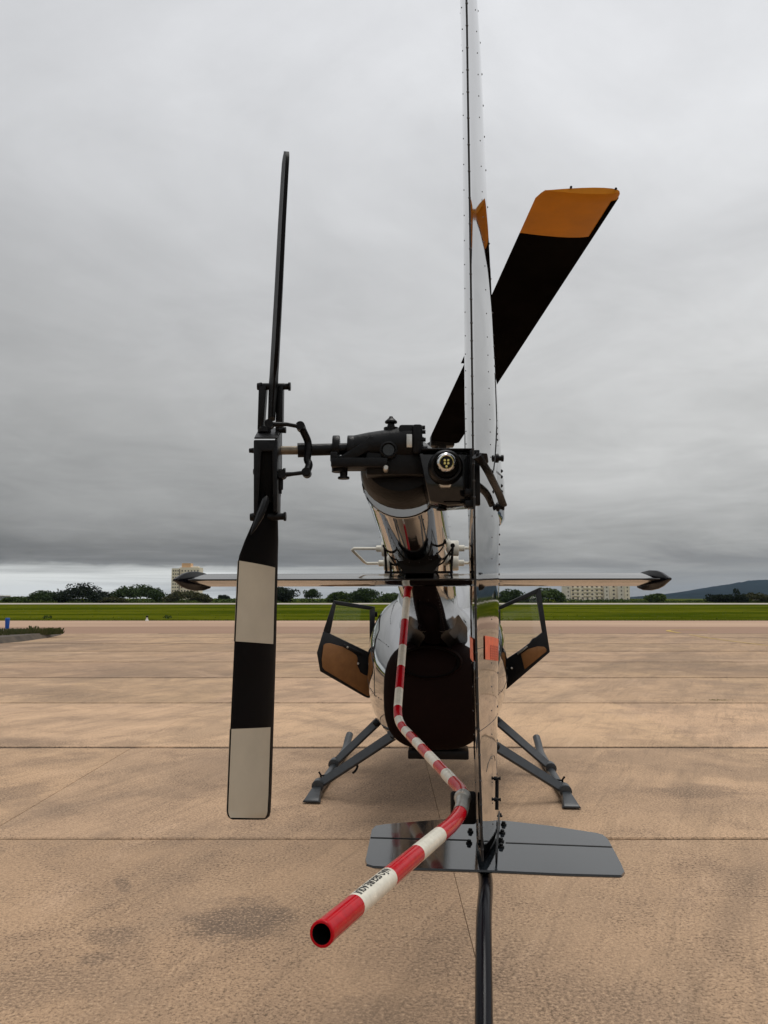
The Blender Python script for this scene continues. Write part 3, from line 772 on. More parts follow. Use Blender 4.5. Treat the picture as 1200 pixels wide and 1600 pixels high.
for (y0, c), (y1, _) in zip(marks, marks[1:]):
    idx = [i for i, r_ in enumerate(rows) if y0 <= r_ <= y1]
    if not idx: continue
    lo, hi = idx[0], min(idx[-1] + 1, len(gpath) - 1)
    seg = gpath[lo:hi + 1]
    if len(seg) < 2: continue
    if y0 == 1371: text_span = (lo, hi)
    nm = {'R': 'red_band', 'W': 'white_band', 'S': 'steel_sleeve'}[c]
    MB().tube(seg, GR + (.0006 if c == 'S' else 0), 22, caps=False).build(nm, {'R': RED, 'W': GWHITE, 'S': STEEL}[c], guard, smooth=60)
tdir = (gpath[-1] - gpath[-4]).normalized()
MB().lathe(gpath[-1], tdir, [(-.001, GR), (.0012, GR - .001), (.0012, GR - .003), (-.12, GR - .0036)], 22, cap0=False, cap1=True).build('tube_mouth', HOLE, guard, smooth=60)  # tube inside coloured near-black for the shade within
MB().lathe(gpath[-1], tdir, [(-.004, GR + .0001), (.0008, GR + .0001), (.0018, GR - .0008), (.0014, GR - .0032)], 22, cap0=False, cap1=False).build('tube_lip', RED, guard, smooth=60)
# clamp where the guard passes the fin, and where it starts under the boom
br = at(722, 1256, 1.765)
cl = MB().box(at(724, 1262, 1.79), X * .029, YV * .006, Z * .036)
cl.build('guard_bracket', MATTE, heli, bevel=.006)
MB().lathe(at(722.5, 1247, 1.775), gpath[-1] - br, [(-.012, GR + .004), (.004, GR + .004), (.010, GR + .001)], 18).build('clamp_ring', STEEL, guard)
m = MB(); p = gp[0]
for sgn in (-1, 1): m.tube([p + X * sgn * .012, p + X * sgn * .028 + Z * .09 + HF * .03], .005, 8)
m.build('guard_mount', RED, guard)
# lettering on the tube
def tube_text(s, lo, hi, size):
    cu = bpy.data.curves.new('t', 'FONT'); cu.body = s; cu.size = size; cu.align_x = 'CENTER'; cu.align_y = 'CENTER'; cu.resolution_u = 2
    cu.offset = .0004
    ob = bpy.data.objects.new('t', cu); col.objects.link(ob); bpy.context.view_layer.update()
    me = bpy.data.meshes.new_from_object(ob); bpy.data.objects.remove(ob)
    bm = bmesh.new(); bm.from_mesh(me); bmesh.ops.triangulate(bm, faces=bm.faces)
    bmesh.ops.subdivide_edges(bm, edges=[e for e in bm.edges if e.calc_length() > size * .3], cuts=1)
    mid = (gpath[lo] + gpath[hi]) / 2; t = (gpath[hi] - gpath[lo]).normalized()      # towards the open end
    up = (Z - t * Z.dot(t)).normalized(); side = t.cross(up)                          # side: to the left of travel or right
    if side.x < 0: side = -side
    vs_ = []
    for v_ in bm.verts:
        ang = R(22) - v_.co.y / GR                                                  # letters' tops turned to the lower right
        ang = R(2) + v_.co.y / GR
        nr = up * cos(ang) + side * sin(ang)
        vs_.append(mid + t * v_.co.x + nr * (GR + .00035))
    fs = [tuple(v_.index for v_ in f.verts) for f in bm.faces]; bm.free()
    return MB().add(vs_, fs).build('lettering', INK, guard, smooth=None)
if text_span: tube_text('NÃO SEGURE AQUI', text_span[0], text_span[1], .0150)

# ---- gearbox at the boom end -----------------------------------------------------
GY = 1.84
def gq(px, py, dY=0.0): return at(px, py, GY + dY)
gb = MB()
ax = (gq(640, 695) - gq(540, 702)).normalized()
L_ = (gq(652, 694) - gq(545, 701)).length
gb.lathe(gq(545, 701), ax, [(0, .030), (.02, .032), (.05, .036), (L_ * .6, .040), (L_ * .8, .044), (L_, .044), (L_ + .012, .036)], 28)
gear = gb.build('gearbox', MATTE, heli, smooth=40)
m = MB()
m.box(gq(637, 688, .01), X * .022, YV * .045, Z * .030); m.box(gq(651, 692, .0), X * .012, YV * .05, Z * .036)
m.box(gq(620, 725, .02), X * .075, YV * .05, Z * .035)
m.build_each('gearbox_housing', MATTE, gear, bevel=.006)
m = MB().prism([gq(568, 690, -.035), gq(578, 680, -.035), gq(584, 682, -.035), gq(584, 700, -.035), gq(556, 716, -.035), gq(522, 722, -.035), (gq(528, 714, -.035))], YV * .07)
m.build('casting_web', MATTE, gear, bevel=.004)
m = MB().box(gq(562, 726, -.02), X * .067, YV * .035, Z * .011); m.box(gq(523, 717, -.02), X * .009, YV * .03, Z * .012)
m.build_each('mount_arm', MATTE, gear, bevel=.003)
m = MB(); m.lathe(gq(530, 730, -.02), V((0, 0, -1)), [(0, .018), (.012, .018)], 12); m.lathe(gq(537, 733, -.02), V((0, 0, -1)), [(0, .010), (.018, .009), (.019, .014), (.024, .014)], 10)
m.build_each('drain_fitting', MATTE, gear)
m = MB(); m.lathe(gq(603, 731, -.06), V((0, -1, 0)), [(-.03, .007), (0, .007), (.006, .005)], 12, ref=Z); m.build('bolt_head', STEEL, gear)
m = MB().lathe(gq(611, 676, 0), Z, [(0, .018), (.012, .018), (.014, .010), (.022, .008), (.024, .015), (.028, .015), (.036, .006), (.040, .004)], 16)
m.build('breather_cap', MATTE, gear)
m = MB().lathe(gq(607, 703, -.045), V((0, -1, 0)), [(-.03, .021), (.002, .021), (.004, .017), (.0, .014)], 20, ref=Z); m.build('sight_port', MATTE, gear)
m = MB().lathe(gq(607, 703, -.045), V((0, -1, 0)), [(-.02, .0135), (.0005, .0135)], 20, ref=Z); m.build('sight_glass', CANOPY, gear)
m = MB().box(gq(639.5, 689, -.052), X * .0065, YV * .003, Z * .016); m.build('data_plate', STEEL, gear, bevel=.001)
m = MB()
for px in (526, 549):
    m.lathe(gq(px - 6, 701.5), X, [(0, .033), (.017, .033)], 24)
m.lathe(gq(555, 701), X, [(0, .024), (.03, .024)], 20); m.lathe(gq(558, 701), X, [(0, .030), (.006, .030)], 20)
m.build_each('flange', MATTE, gear, bevel=.002)
m = MB()
for k in range(12):
    a = 2 * pi * k / 12; m.lathe(gq(652, 693) + V((0, cos(a) * .046, sin(a) * .040)), X, [(0, .005), (.018, .005)], 6)
m.build_each('flange_bolt', MATTE, gear)
# boom end casting below the gearbox: dark hood
m = MB(); rr = []
for t, k in ((0, 1.0), (.4, 1.02), (.8, .96), (1.0, .80)):
    s = .05 - .14 * t; rr.append([hl(s, -.012 + .106 * k * cos(2 * pi * i / 32), boom_c(s) + (.062 if sin(2 * pi * i / 32) > 0 else .086) * k * sin(2 * pi * i / 32)) for i in range(32)])
m.loft(rr).build('boom_end_casting', MATTE, heli, smooth=40)

# bracket joining boom and fin, and the position light in it
m = MB()
pl = [gq(655, 708, -.07), gq(746, 708, -.07), gq(746, 786, -.07), gq(700, 789, -.07), gq(672, 783, -.07), gq(664, 750, -.07)]
brk = m.prism(pl, YV * .12).build('fin_bracket', BRACK, heli, bevel=.004)
m = MB(); m.box(gq(700, 708.5, -.03), X * .066, YV * .055, Z * .002); m.box(gq(741, 748, -.085), X * .011, YV * .02, Z * .064)
m.box(gq(716, 788, -.02), X * .040, YV * .05, Z * .003); m.box(gq(733, 770, -.095), X * .010, YV * .012, Z * .008); m.box(gq(733, 788, -.095), X * .010, YV * .012, Z * .008)
m.lathe(gq(690, 786, -.03), V((0, 0, -1)), [(0, .009), (.012, .009), (.013, .013), (.018, .013)], 10)
m.build('bracket_flange', MATTE, brk, bevel=.0015)
# curved brace on the right face of the fin
pb = smooth_path([at(745, 712, 1.675), at(753, 722, 1.685), at(763, 738, 1.72), at(771, 754, 1.79), at(779, 770, 1.88), at(786, 788, 1.95)], 5)
MB().tube(pb, [.015, .0145, .014, .0135, .013] + [.011] * (len(pb) - 5), 10, sx=.6).build('fin_brace', MATTE, heli)
m = MB().prism([at(744, 707, 1.672), at(762, 708, 1.68), at(764, 722, 1.70), at(757, 728, 1.69), at(744, 716, 1.672)], YV * .03); m.build('brace_gusset', MATTE, heli, bevel=.003)
# position light
lc = gq(696, 731, -.085)
lmp = MB().lathe(lc, V((0, -1, 0)), [(-.02, .040), (.0, .041), (.018, .039), (.026, .034), (.022, .029)], 36, ref=Z, cap0=False, cap1=False).build('position_light', MATTE, brk, smooth=50)
MB().lathe(lc + V((0, -.012, .006)), V((0, -1, 0)), [(-.02, .031), (.004, .031), (.006, .028)], 30, ref=Z).build('lamp_bezel', HOLE, lmp, smooth=50)
MB().lathe(lc + V((0, -.012, .008)), V((0, -1, 0)), [(0, .025), (.010, .025), (.017, .022), (.021, .0165), (.019, .0145)], 30, ref=Z, cap1=False).build('lamp_reflector', LAMPG, lmp, smooth=60)
MB().lathe(lc + V((0, -.012, .006)), V((0, -1, 0)), [(.012, .0145), (.017, .0145)], 24, ref=Z).build('lamp_board', MATTE, lmp)
m = MB()
for a, b in ((-.004, .006), (.004, .006), (-.004, -.001), (.004, -.001), (0, -.008)):
    m.lathe(lc + V((a, -.030, .006 + b)), V((0, -1, 0)), [(0, .0030), (.003, .0028), (.0045, .0015)], 8, ref=Z)
m.build_each('led', LEDM, lmp)
MB().prism([gq(684, 752, -.085), gq(708, 752, -.085), gq(704, 762, -.085), gq(688, 762, -.085)], YV * .03).build('lamp_foot', STEEL, lmp, bevel=.003)

# ---- tail rotor ---------------------------------------------------------------------
TY = 1.78
def tq(px, py, dY=0.0): return at(px, py, TY + dY)
shaft = MB().tube([tq(420, 704, .03), tq(470, 703.5, .04)], .0105, 18).build('rotor_shaft', GEARM, heli)
m = MB(); a0, a1 = tq(465, 703.5, .04), tq(562, 701, .06)
m.lathe(a0, a1 - a0, [(0, .0175), (.025, .0175), (.027, .0145), ((a1 - a0).length, .0145)], 22)
slider = m.build('pitch_slider', MATTE, heli, smooth=30)
# crosshead arms and links
m = MB()
m.tube(smooth_path([tq(471, 668, .0), tq(476, 678, .01), tq(481, 690, .02), tq(482, 703, .02), tq(480, 718, .02), tq(483, 726, .015), tq(479, 738, .0)], 4), [.009] * 25, 10)
for p in (tq(470, 667, .0), tq(479, 739, .0)): m.lathe(p - YV * .014, YV, [(0, .011), (.028, .011)], 14, ref=Z)
m.build('crosshead', MATTE, slider)
for a, b, c in ((tq(421, 663, -.06), tq(448, 663, -.03), tq(470, 667, -.01)), (tq(441, 742, -.02), tq(458, 740.5, -.01), tq(479, 738, -.01))):
    m = MB().tube([a, b, c], [.0065, .0048, .0048], 10)
    m.lathe(a - YV * .012, YV, [(0, .010), (.024, .010)], 12, ref=Z); m.lathe(c - YV * .012, YV, [(0, .0085), (.024, .0085)], 12, ref=Z)
    m.build('pitch_link', MATTE, heli)
# hub yoke: two side plates with a block in between
hub = MB()
hub.prism([tq(396, 687, -.035), tq(434, 687, -.035), tq(432, 800, -.05), tq(426, 800, -.05), tq(425, 705, -.035), tq(408, 705, -.035), tq(403, 805, -.05), tq(396, 805, -.05)], YV * .07)
hubo = hub.build('rotor_hub', MATTE, heli, bevel=.003)
m = MB()
m.prism([tq(397, 686, -.035), tq(433, 686, -.035), tq(439, 671, .06), tq(405, 671, .06)], Z * .004)       # top bevel of the yoke
m.prism([tq(433, 687, -.036), tq(441, 672, .06), tq(441, 760, .06), tq(436, 800, .02), tq(433, 800, -.05)], X * -.006)
m.build_each('yoke_cheek', MATTE, hubo, bevel=.0015)
MB().box(tq(416, 745, .0), X * .018, YV * .025, Z * .065).build('hub_block', HOLE, hubo, bevel=.004)
# upper straps
m = MB()
m.prism([tq(404, 603, .03), tq(416, 603, .03), tq(411, 672, .03), tq(402, 672, .03)], YV * .03)
m.prism([tq(432, 603, .03), tq(442, 603, .03), tq(441, 672, .03), tq(430, 672, .03)], YV * .03)
m.build_each('yoke_strap', MATTE, hubo, bevel=.002)
m = MB().lathe(tq(413, 676, .02), Z, [(0, .016), (.008, .016), (.010, .011), (.014, .011)], 16); m.build('strap_boss', MATTE, hubo)
# through bolts
m = MB()
def bolt(a, b, r, head):
    ln = (b - a).length; m.lathe(a, b - a, [(0, head * .8), (.010, head), (.012, r), (ln - .016, r), (ln - .015, head * .75), (ln - .006, head * .75), (ln - .005, head), (ln, head)], 12)
bolt(tq(402, 604, .04), tq(454, 604, .04), .0085, .0105)
bolt(tq(391, 808, -.02), tq(447, 807, -.02), .0085, .0105)
bolt(tq(393, 704, .0), tq(400, 704, .0), .005, .0075); bolt(tq(396, 737, .0), tq(446, 737, .0), .006, .0085)
bolt(tq(436, 672, .0), tq(447, 672, .0), .004, .0075)
m.lathe(tq(438, 745, .0), V((0, 0, -1)), [(0, .007), (.03, .007), (.032, .004), (.040, .004)], 8)
m.build_each('through_bolt', MATTE, hubo, smooth=35)

# upper blade, seen edge on
def ub(py, px, dY, c, t):
    """upper blade section; the tip is raked, so sections tilt more and more towards it"""
    p = tq(px, py, dY); vd = (p - V((0, 0, CAM_H))); el = vd.z / sqrt(vd.x ** 2 + vd.y ** 2); vd.z = 0; vd.normalize()
    vd = Matrix.Rotation(R(2.2), 3, 'Z') @ vd; w = min(1, max(0, (600 - py) / 300)); sl = vd + Z * (el * w)
    return airfoil(p - sl * c * .55, p + sl * c * .45, V((vd.y, -vd.x, 0)), t, 9, .0045 if py < 590 else .002)
rows_ = [(655, 424.5, .02, .05, .018), (625, 426, .02, .06, .020), (600, 427.5, .02, .075, .023), (585, 428.5, .02, .13, .0215), (560, 430, .025, .165, .0215), (450, 436, .035, .17, .0205), (350, 441, .045, .17, .0195), (280, 445, .052, .17, .0185), (256, 446.4, .055, .17, .0175), (246, 447, .056, .165, .0150), (240, 447.2, .056, .15, .0115), (236.5, 447.3, .056, .12, .007)]
bl1 = MB().loft([ub(*r_) for r_ in rows_]).build('tail_rotor_blade', BLADE, heli, smooth=45)
# lower blade, feathered so that its flat side shows
def lb(py, lx, rx, dl, dr, t):
    te, le = tq(lx, py, dl), tq(rx, py, dr); d = le - te; nr = V((d.y, -d.x, 0)).normalized()
    return airfoil(te, le, nr, t, 9, .0012)
LB = [(770, 411, 424, -.03, .02, .022), (795, 403, 429, -.05, .02, .022), (815, 396, 432.5, -.06, .02, .023), (845, 383, 433.5, -.085, .025, .0225), (868, 374.5, 433, -.10, .03, .022), (876, 373, 433, -.10, .03, .022),
      (900, 371.8, 432.6, -.105, .03, .0215), (1002, 367, 430.5, -.12, .02, .021), (1140, 360.5, 426.5, -.14, .0, .020), (1240, 356.5, 423.5, -.155, -.015, .019), (1268, 355.5, 422, -.158, -.018, .0188), (1275, 356.8, 420.5, -.158, -.02, .0175), (1279, 360, 416, -.155, -.025, .015), (1280.5, 364, 412, -.155, -.03, .011)]
def lseg(i0, i1, material, name, parent, c0, c1):
    return MB().loft([lb(*LB[i]) for i in range(i0, i1 + 1)], c0, c1).build(name, material, parent, smooth=45)
def lrow(py):
    for a, b in zip(LB, LB[1:]):
        if a[0] <= py <= b[0]:
            t = (py - a[0]) / (b[0] - a[0]); return tuple(x + (y - x) * t for x, y in zip(a, b))
bl2 = MB().loft([lb(*q) for q in LB], True, True).build('tail_rotor_blade', BLADE, heli, smooth=45)
# cream paint bands: thin coats proud of both faces, ending short of the leading edge strip
def coat(y0, y1, slope0, slope1, last=False):
    m = MB(); n = 26; uu = [0.0, .03, .1, .2, .3, .45, .55, .65, .74, .80, .84]
    for sd in (1, -1):
        grid = []
        for k in range(n + 1):
            row = []
            for u in uu:
                py = y0 + slope0 * u + (y1 + slope1 * u - y0 - slope0 * u) * k / n
                q = lrow(min(py, 1280)); te, le = tq(q[1], q[0], q[3]), tq(q[2], q[0], q[4]); d = le - te; nr = V((d.y, -d.x, 0)).normalized()
                x = 1 - u; yy = 5 * (.2969 * sqrt(x) - .126 * x - .3516 * x * x + .2843 * x ** 3 - .1036 * x ** 4) * q[5]
                row.append(te + d * u + nr * sd * (max(yy, .0012) + .0011) - (d.normalized() * .0008 if u == 0 else V()))
            grid.append(row)
        w = len(uu); m.add([p for r_ in grid for p in r_], [(k * w + i, k * w + i + 1, (k + 1) * w + i + 1, (k + 1) * w + i) for k in range(n) for i in range(w - 1)])
    return m.build('cream_band', BLADEW, bl2, smooth=45)
coat(876, 1002, 13, 5); coat(1139, 1277.5, -4, 0)
for b_, l_ in ((bl1, 'upper tail rotor blade seen edge-on'), (bl2, 'lower tail rotor blade with two cream bands')): b_['label'] = l_
# blade grip ridge on the lower blade root
MB().tube(smooth_path([tq(417, 776, -.06), tq(411, 795, -.075), tq(402, 815, -.085), tq(392, 835, -.095)], 4), [.004, .008, .009, .009, .009, .009, .009, .008, .007, .006, .005, .003, .001], 8).build('root_rib', MATTE, bl2)

# ---- main rotor ---------------------------------------------------------------------
HUBP = at(684, 702, 6.75); TIPC = at(906, 297, 2.50)
bdir = (TIPC - HUBP); bdir_h = V((bdir.x, bdir.y, 0)).normalized()
mast_x = HUBP.x
m = MB().tube([V((HUBP.x, HUBP.y, 1.55)), V((HUBP.x, HUBP.y, HUBP.z + .05))], [.055, .05], 20)
mast = m.build('rotor_mast', MATTE, heli)
m = MB().lathe(V((HUBP.x, HUBP.y, HUBP.z - .45)), Z, [(0, .07), (.03, .13), (.06, .13), (.09, .07)], 28); m.build('swashplate', MATTE, mast)
m = MB().lathe(HUBP - Z * .05, Z, [(0, .09), (.04, .11), (.10, .10), (.13, .05), (.18, .05)], 24)
m.box(HUBP, bdir.normalized() * .38, bdir_h.cross(Z) * .06, Z * .035)
for sgn in (-1, 1):
    c_ = HUBP + bdir.normalized() * sgn * .34
    m.lathe(c_ - Z * .07, Z, [(0, .035), (.14, .035)], 14); m.box(c_ - bdir.normalized() * sgn * .02, bdir.normalized() * .05, bdir_h.cross(Z) * .10, Z * .045)
m.build('rotor_head', MATTE, heli, bevel=.006)
def mb_sec(t, flip=1, inset=(0, 0), th=.036):
    """section t of 0 (hub) .. 1 (tip)"""
    dv = bdir * flip; c = HUBP + dv * t; chv = V((-bdir_h.y, bdir_h.x, 0)) * flip
    if chv.x * flip < 0: chv = -chv
    lex, tex = .150 - inset[1], -.142 + inset[0]
    if t < .565: tex += .022
    if t < .11: tex += .02
    droop = Z * (-.0)
    return airfoil(c + chv * tex + droop - Z * .004, c + chv * lex + droop, Z, th, 10, .0012)
for flip in (1, -1):
    ts = [.075, .10, .14, .3, .5, .5649, .5651, .75, .930]
    b_ = MB().loft([mb_sec(t, flip) for t in ts], True, False).build('main_rotor_blade', MBLADE, heli, smooth=40)
    tp = MB().loft([mb_sec(t, flip) for t in (.930, .96, .988)] + [mb_sec(.996, flip, (.012, .004), .034), mb_sec(1.0, flip, (.022, .012), .024)], False, True).build('orange_tip', ORANGE, b_, smooth=40)
    # bare leading edge strip, wrapped round the nose
    m = MB(); rings = []
    for t in (.16, .5, .8, .97, .99):
        r_ = mb_sec(t, flip); n_ = len(r_); k_ = 10; pick = [r_[i] for i in range(k_ - 2, k_ + 3)]; cc = sum(r_, V()) / n_
        rings.append([p + (p - (HUBP + bdir * flip * t)).normalized() * .0012 + Z * (.0007 if p.z > (HUBP + bdir * flip * t).z else -.0007) for p in pick])
    m.loft(rings, False, False, closed=False).build('leading_edge_strip', MBLADE, b_, smooth=60)
    if flip == 1:
        b_['label'] = 'main rotor blade with orange tip pointing over the tail'
        # small stencil block on the underside near the trailing edge: too small to read
        m = MB(); dvn = bdir.normalized(); chv = V((-bdir_h.y, bdir_h.x, 0)); chv = chv if chv.x > 0 else -chv
        rn = random.Random(5)
        for row in range(3):
            q = 0
            while q < 12:
                if rn.random() < .85:
                    c = HUBP + bdir * .962 + chv * (-.098 + row * .0135) + dvn * (-.030 + q * .0055)
                    m.box(c - Z * (.0078 + row * .0014), chv * .0042, dvn * .0018, Z * .0003)
                q += 1
        m.build('stencil_marks', INK, b_, smooth=None)
        m = MB()
        for px, py in ((892, 293), (962, 295.5)): m.lathe(at(px, py, 2.497), V((0, -1, 0)), [(0, .0045), (.004, .0045)], 8, ref=Z)
        m.build_each('balance_screw', MATTE, b_)

# ---- landing gear -----------------------------------------------------------------------
for sgn, lab in ((-1, 'left'), (1, 'right')):
    r0 = .945 if sgn < 0 else .985
    s_r, s_f = 4.18, 5.95
    path = [hl(s_r + .08, sgn * r0, .052), hl(4.6, sgn * r0, .045), hl(5.3, sgn * r0, .045), hl(5.75, sgn * r0, .047), hl(s_f, sgn * r0, .062), hl(6.10, sgn * r0, .11), hl(6.20, sgn * (r0 - .005), .150)]
    sk = MB().tube(smooth_path(path, 5), .037, 16).build('skid', SKIDM, heli, smooth=50)
    # flared rear shoe
    a = hl(s_r + .10, sgn * r0, .05)
    rg = []
    for t, w, zc, hh in ((0, .038, .052, .040), (.35, .045, .045, .032), (.8, .066, .026, .015), (1.0, .072, .018, .008)):
        c = hl(s_r + .10 - .22 * t, sgn * (r0 + .015 * t), zc); rg.append([c + HR * w * a_ + Z * hh * b_ for a_, b_ in ((-1, -1), (1, -1), (.8, 1), (-.8, 1))])
    MB().loft(rg).build('skid_shoe', SKIDM, sk, bevel=.004)
    # two faired struts
    def strut(p, q, w0, w1, t0):
        d = (q - p).normalized(); wv = (HF - d * HF.dot(d)).normalized(); nv = d.cross(wv).normalized()
        if nv.z < 0: nv = -nv
        wv, nv = wv * cos(.75) + nv * sin(.75), nv * cos(.75) - wv * sin(.75)      # flat face turned up and back
        rg = []
        for k in range(5):
            t = k / 4; c = p.lerp(q, t); w = w0 + (w1 - w0) * t
            rg.append([c + wv * w * a_ + nv * t0 * b_ for a_, b_ in ((-1, -.3), (-.9, -1), (.9, -1), (1, -.3), (1, .5), (.88, 1), (-.88, 1), (-1, .5))])
        return MB().loft(rg)
    def deck_pt(px, py, Y): return at(px, py, Y)
    if sgn < 0: f0_, f1_, k0_, k1_ = at(592, 1126, 7.25), at(531, 1186, 7.10), at(622, 1144, 6.10), at(494, 1234, 6.22)
    else: f0_, f1_, k0_, k1_ = at(772, 1122, 7.25), at(850, 1189, 7.10), at(768, 1162, 6.10), at(884, 1240, 6.22)
    f1_ = V((hl(5.15, sgn * r0, 0).x, hl(5.15, sgn * r0, 0).y, .075)); k1_ = V((hl(4.30, sgn * r0, 0).x, hl(4.30, sgn * r0, 0).y, .085))
    for p, q in ((f0_, f1_), (k0_, k1_)):
        so = strut(p, q, .046, .040, .013).build('skid_strut', SKIDM, heli, smooth=30)
        MB().lathe(q - HF * .05, HF, [(0, .048), (.10, .048)], 16).build('strut_foot', SKIDM, so, bevel=.003)
        d = (q - p).normalized(); MB().lathe(p + d * .01, d, [(0, .05), (.03, .055), (.05, .04)], 14, sa=.7).build('strut_fairing', MATTE, so)
    # step hook and handling-wheel lug
    m = MB(); b = hl(4.42, sgn * r0, .085)
    m.tube([b, b + Z * .05 - HR * sgn * .0, b + Z * .075 + HR * sgn * .018], .008, 8); m.tube([b + Z * .045, b + Z * .05 - HR * sgn * .06], .007, 8)
    m.build('handling_lug', MATTE, sk)
    if sgn < 0:
        c = k0_.lerp(k1_, .52); m = MB().tube(smooth_path([c, c - Z * .05 + HR * .01, c - Z * .085 - HR * .008, c - Z * .10 - HR * .028], 4), .009, 8); m.build('step_hook', MATTE, sk)

# ---- open doors -------------------------------------------------------------------------
def door(outer, win, trim, knobs, Yf, lab):
    def q(p, lift=0.0): return at(p[0], p[1], Yf(p[0]) - lift)
    back = YV * .045
    d = empty('cabin_door', (0, 0, 0)); d.parent = heli; d['label'] = lab
    n = len(outer)
    return d, q, back
def YL(px): return 7.05 + (px - 496) / 90 * .42
d, q, back = door([], [], [], [], YL, 'open left cabin door with tan lower trim')
m = MB()
m.prism([q(p) for p in ((521, 938), (586, 948), (577.4, 953), (524.5, 945))], back)
m.prism([q(p) for p in ((586, 948.2), (585, 1022), (577.6, 1019.8), (577.4, 953.2))], back)
m.prism([q(p) for p in ((521, 938.2), (524.5, 945.2), (515.6, 990), (505, 986))], back)
m.prism([q(p) for p in ((505, 986.2), (515.6, 990.2), (577.6, 1020), (585, 1022.2), (585.5, 1083), (582, 1089), (575, 1091), (568, 1088), (500, 1049), (495, 1020))], back)
m.build('door_frame', RUBBER, d, bevel=.006)
m = MB().prism([q(p, .012) for p in ((505.5, 1008), (509, 1005.5), (515.6, 1005), (536, 1011), (550, 1018.6), (557, 1024), (558.5, 1028), (558.5, 1040), (563, 1050.6), (570, 1055), (579, 1057), (579.8, 1082), (578, 1086.5), (574, 1087.5), (507, 1047), (503.5, 1042), (502.6, 1030))], YV * .011)
m.build('trim_panel', TAN, d, bevel=.004)
MB().prism([q(p, -.02) for p in ((525, 945), (577.4, 953), (577.6, 1020), (516, 990))], YV * .004).build('window_pane', GLASS, d, smooth=None)
MB().prism([q(p, .02) for p in ((537, 1006), (566, 1020), (566, 1023), (536, 1010))], YV * .02).build('door_pull', RUBBER, d, bevel=.004)
m = MB()
for p in ((543, 1011.5), (559.5, 1037), (576.5, 1038)): m.lathe(q(p, .022), V((0, -1, 0)), [(-.02, .010), (.006, .010), (.009, .006)], 10, ref=Z)
m.build_each('latch_pin', STEEL, d)
m = MB()
for py in (960, 1066): m.box(at(584, py, 7.50), X * .035, YV * .015, Z * .025)
m.build_each('hinge', MATTE, d, bevel=.004)
def YR(px): return 7.50 - (px - 786) / 73 * .42
d, q, back = door([], [], [], [], YR, 'open right cabin door, dark with small tan trim')
m = MB()
m.prism([q(p) for p in ((776, 949), (844.5, 917.5), (838, 928), (782, 952.5))], back)
m.prism([q(p) for p in ((776, 949.2), (782, 952.7), (783, 1034), (776, 1038))], back)
m.prism([q(p) for p in ((844.5, 917.8), (852, 970), (848, 988), (838, 928.2))], back)
m.prism([q(p) for p in ((852, 970.2), (859.5, 1019), (792, 1077), (786, 1079), (778, 1080), (776, 1038.2), (783, 1034.2), (790, 1031), (812, 1017), (828, 1005), (833, 998), (838, 996), (848, 988.2))], back)
m.build('door_frame', RUBBER, d, bevel=.006)
m = MB().prism([q(p, .012) for p in ((814, 1022), (826, 1014), (840, 1010), (850, 1010.5), (854, 1014), (854, 1018), (820, 1046))], YV * .011)
m.build('trim_panel', TAN, d, bevel=.004)
MB().prism([q(p, -.02) for p in ((781, 953), (838.5, 927), (848, 988.5), (783, 1034))], YV * .004).build('window_pane', GLASS, d, smooth=None)
m = MB()
for p in ((799.5, 1044),): m.lathe(q(p, .02), V((0, -1, 0)), [(-.02, .010), (.006, .010), (.009, .006)], 10, ref=Z)
m.build_each('latch_pin', STEEL, d)
MB().prism([q(p, .02) for p in ((808, 1021), (824, 1009), (825, 1011), (809, 1024))], YV * .02).build('door_pull', STEEL, d, bevel=.004)
ORIG = V((0, 0, 0))

# ================================================================== BACKGROUND THINGS
# ---- trees -----------------------------------------------------------------
def leaf_quads(m, rn, c, rad, n, size, flat=1.0):
    for _ in range(n):
        while True:
            d = V((rn.uniform(-1, 1), rn.uniform(-1, 1), rn.uniform(-1, 1)))
            if .0 < d.length <= 1: break
        d = d.normalized() * d.length ** .45
        p = c + V((d.x * rad[0], d.y * rad[1], d.z * rad[2])); s = size * rn.uniform(.6, 1.3)
        a = V((rn.gauss(0, 1), rn.gauss(0, 1), rn.gauss(0, 1))).normalized(); b = a.orthogonal().normalized()
        b = Matrix.Rotation(rn.uniform(0, 2 * pi), 3, a) @ b; c2 = a.cross(b)
        if p.z < .05: p.z = .05 + rn.random() * .2
        m.add([p - b * s * .6 - c2 * s * .2, p + c2 * s * .35, p + b * s * .6, p - c2 * s * .35], [(0, 1, 2, 3)])
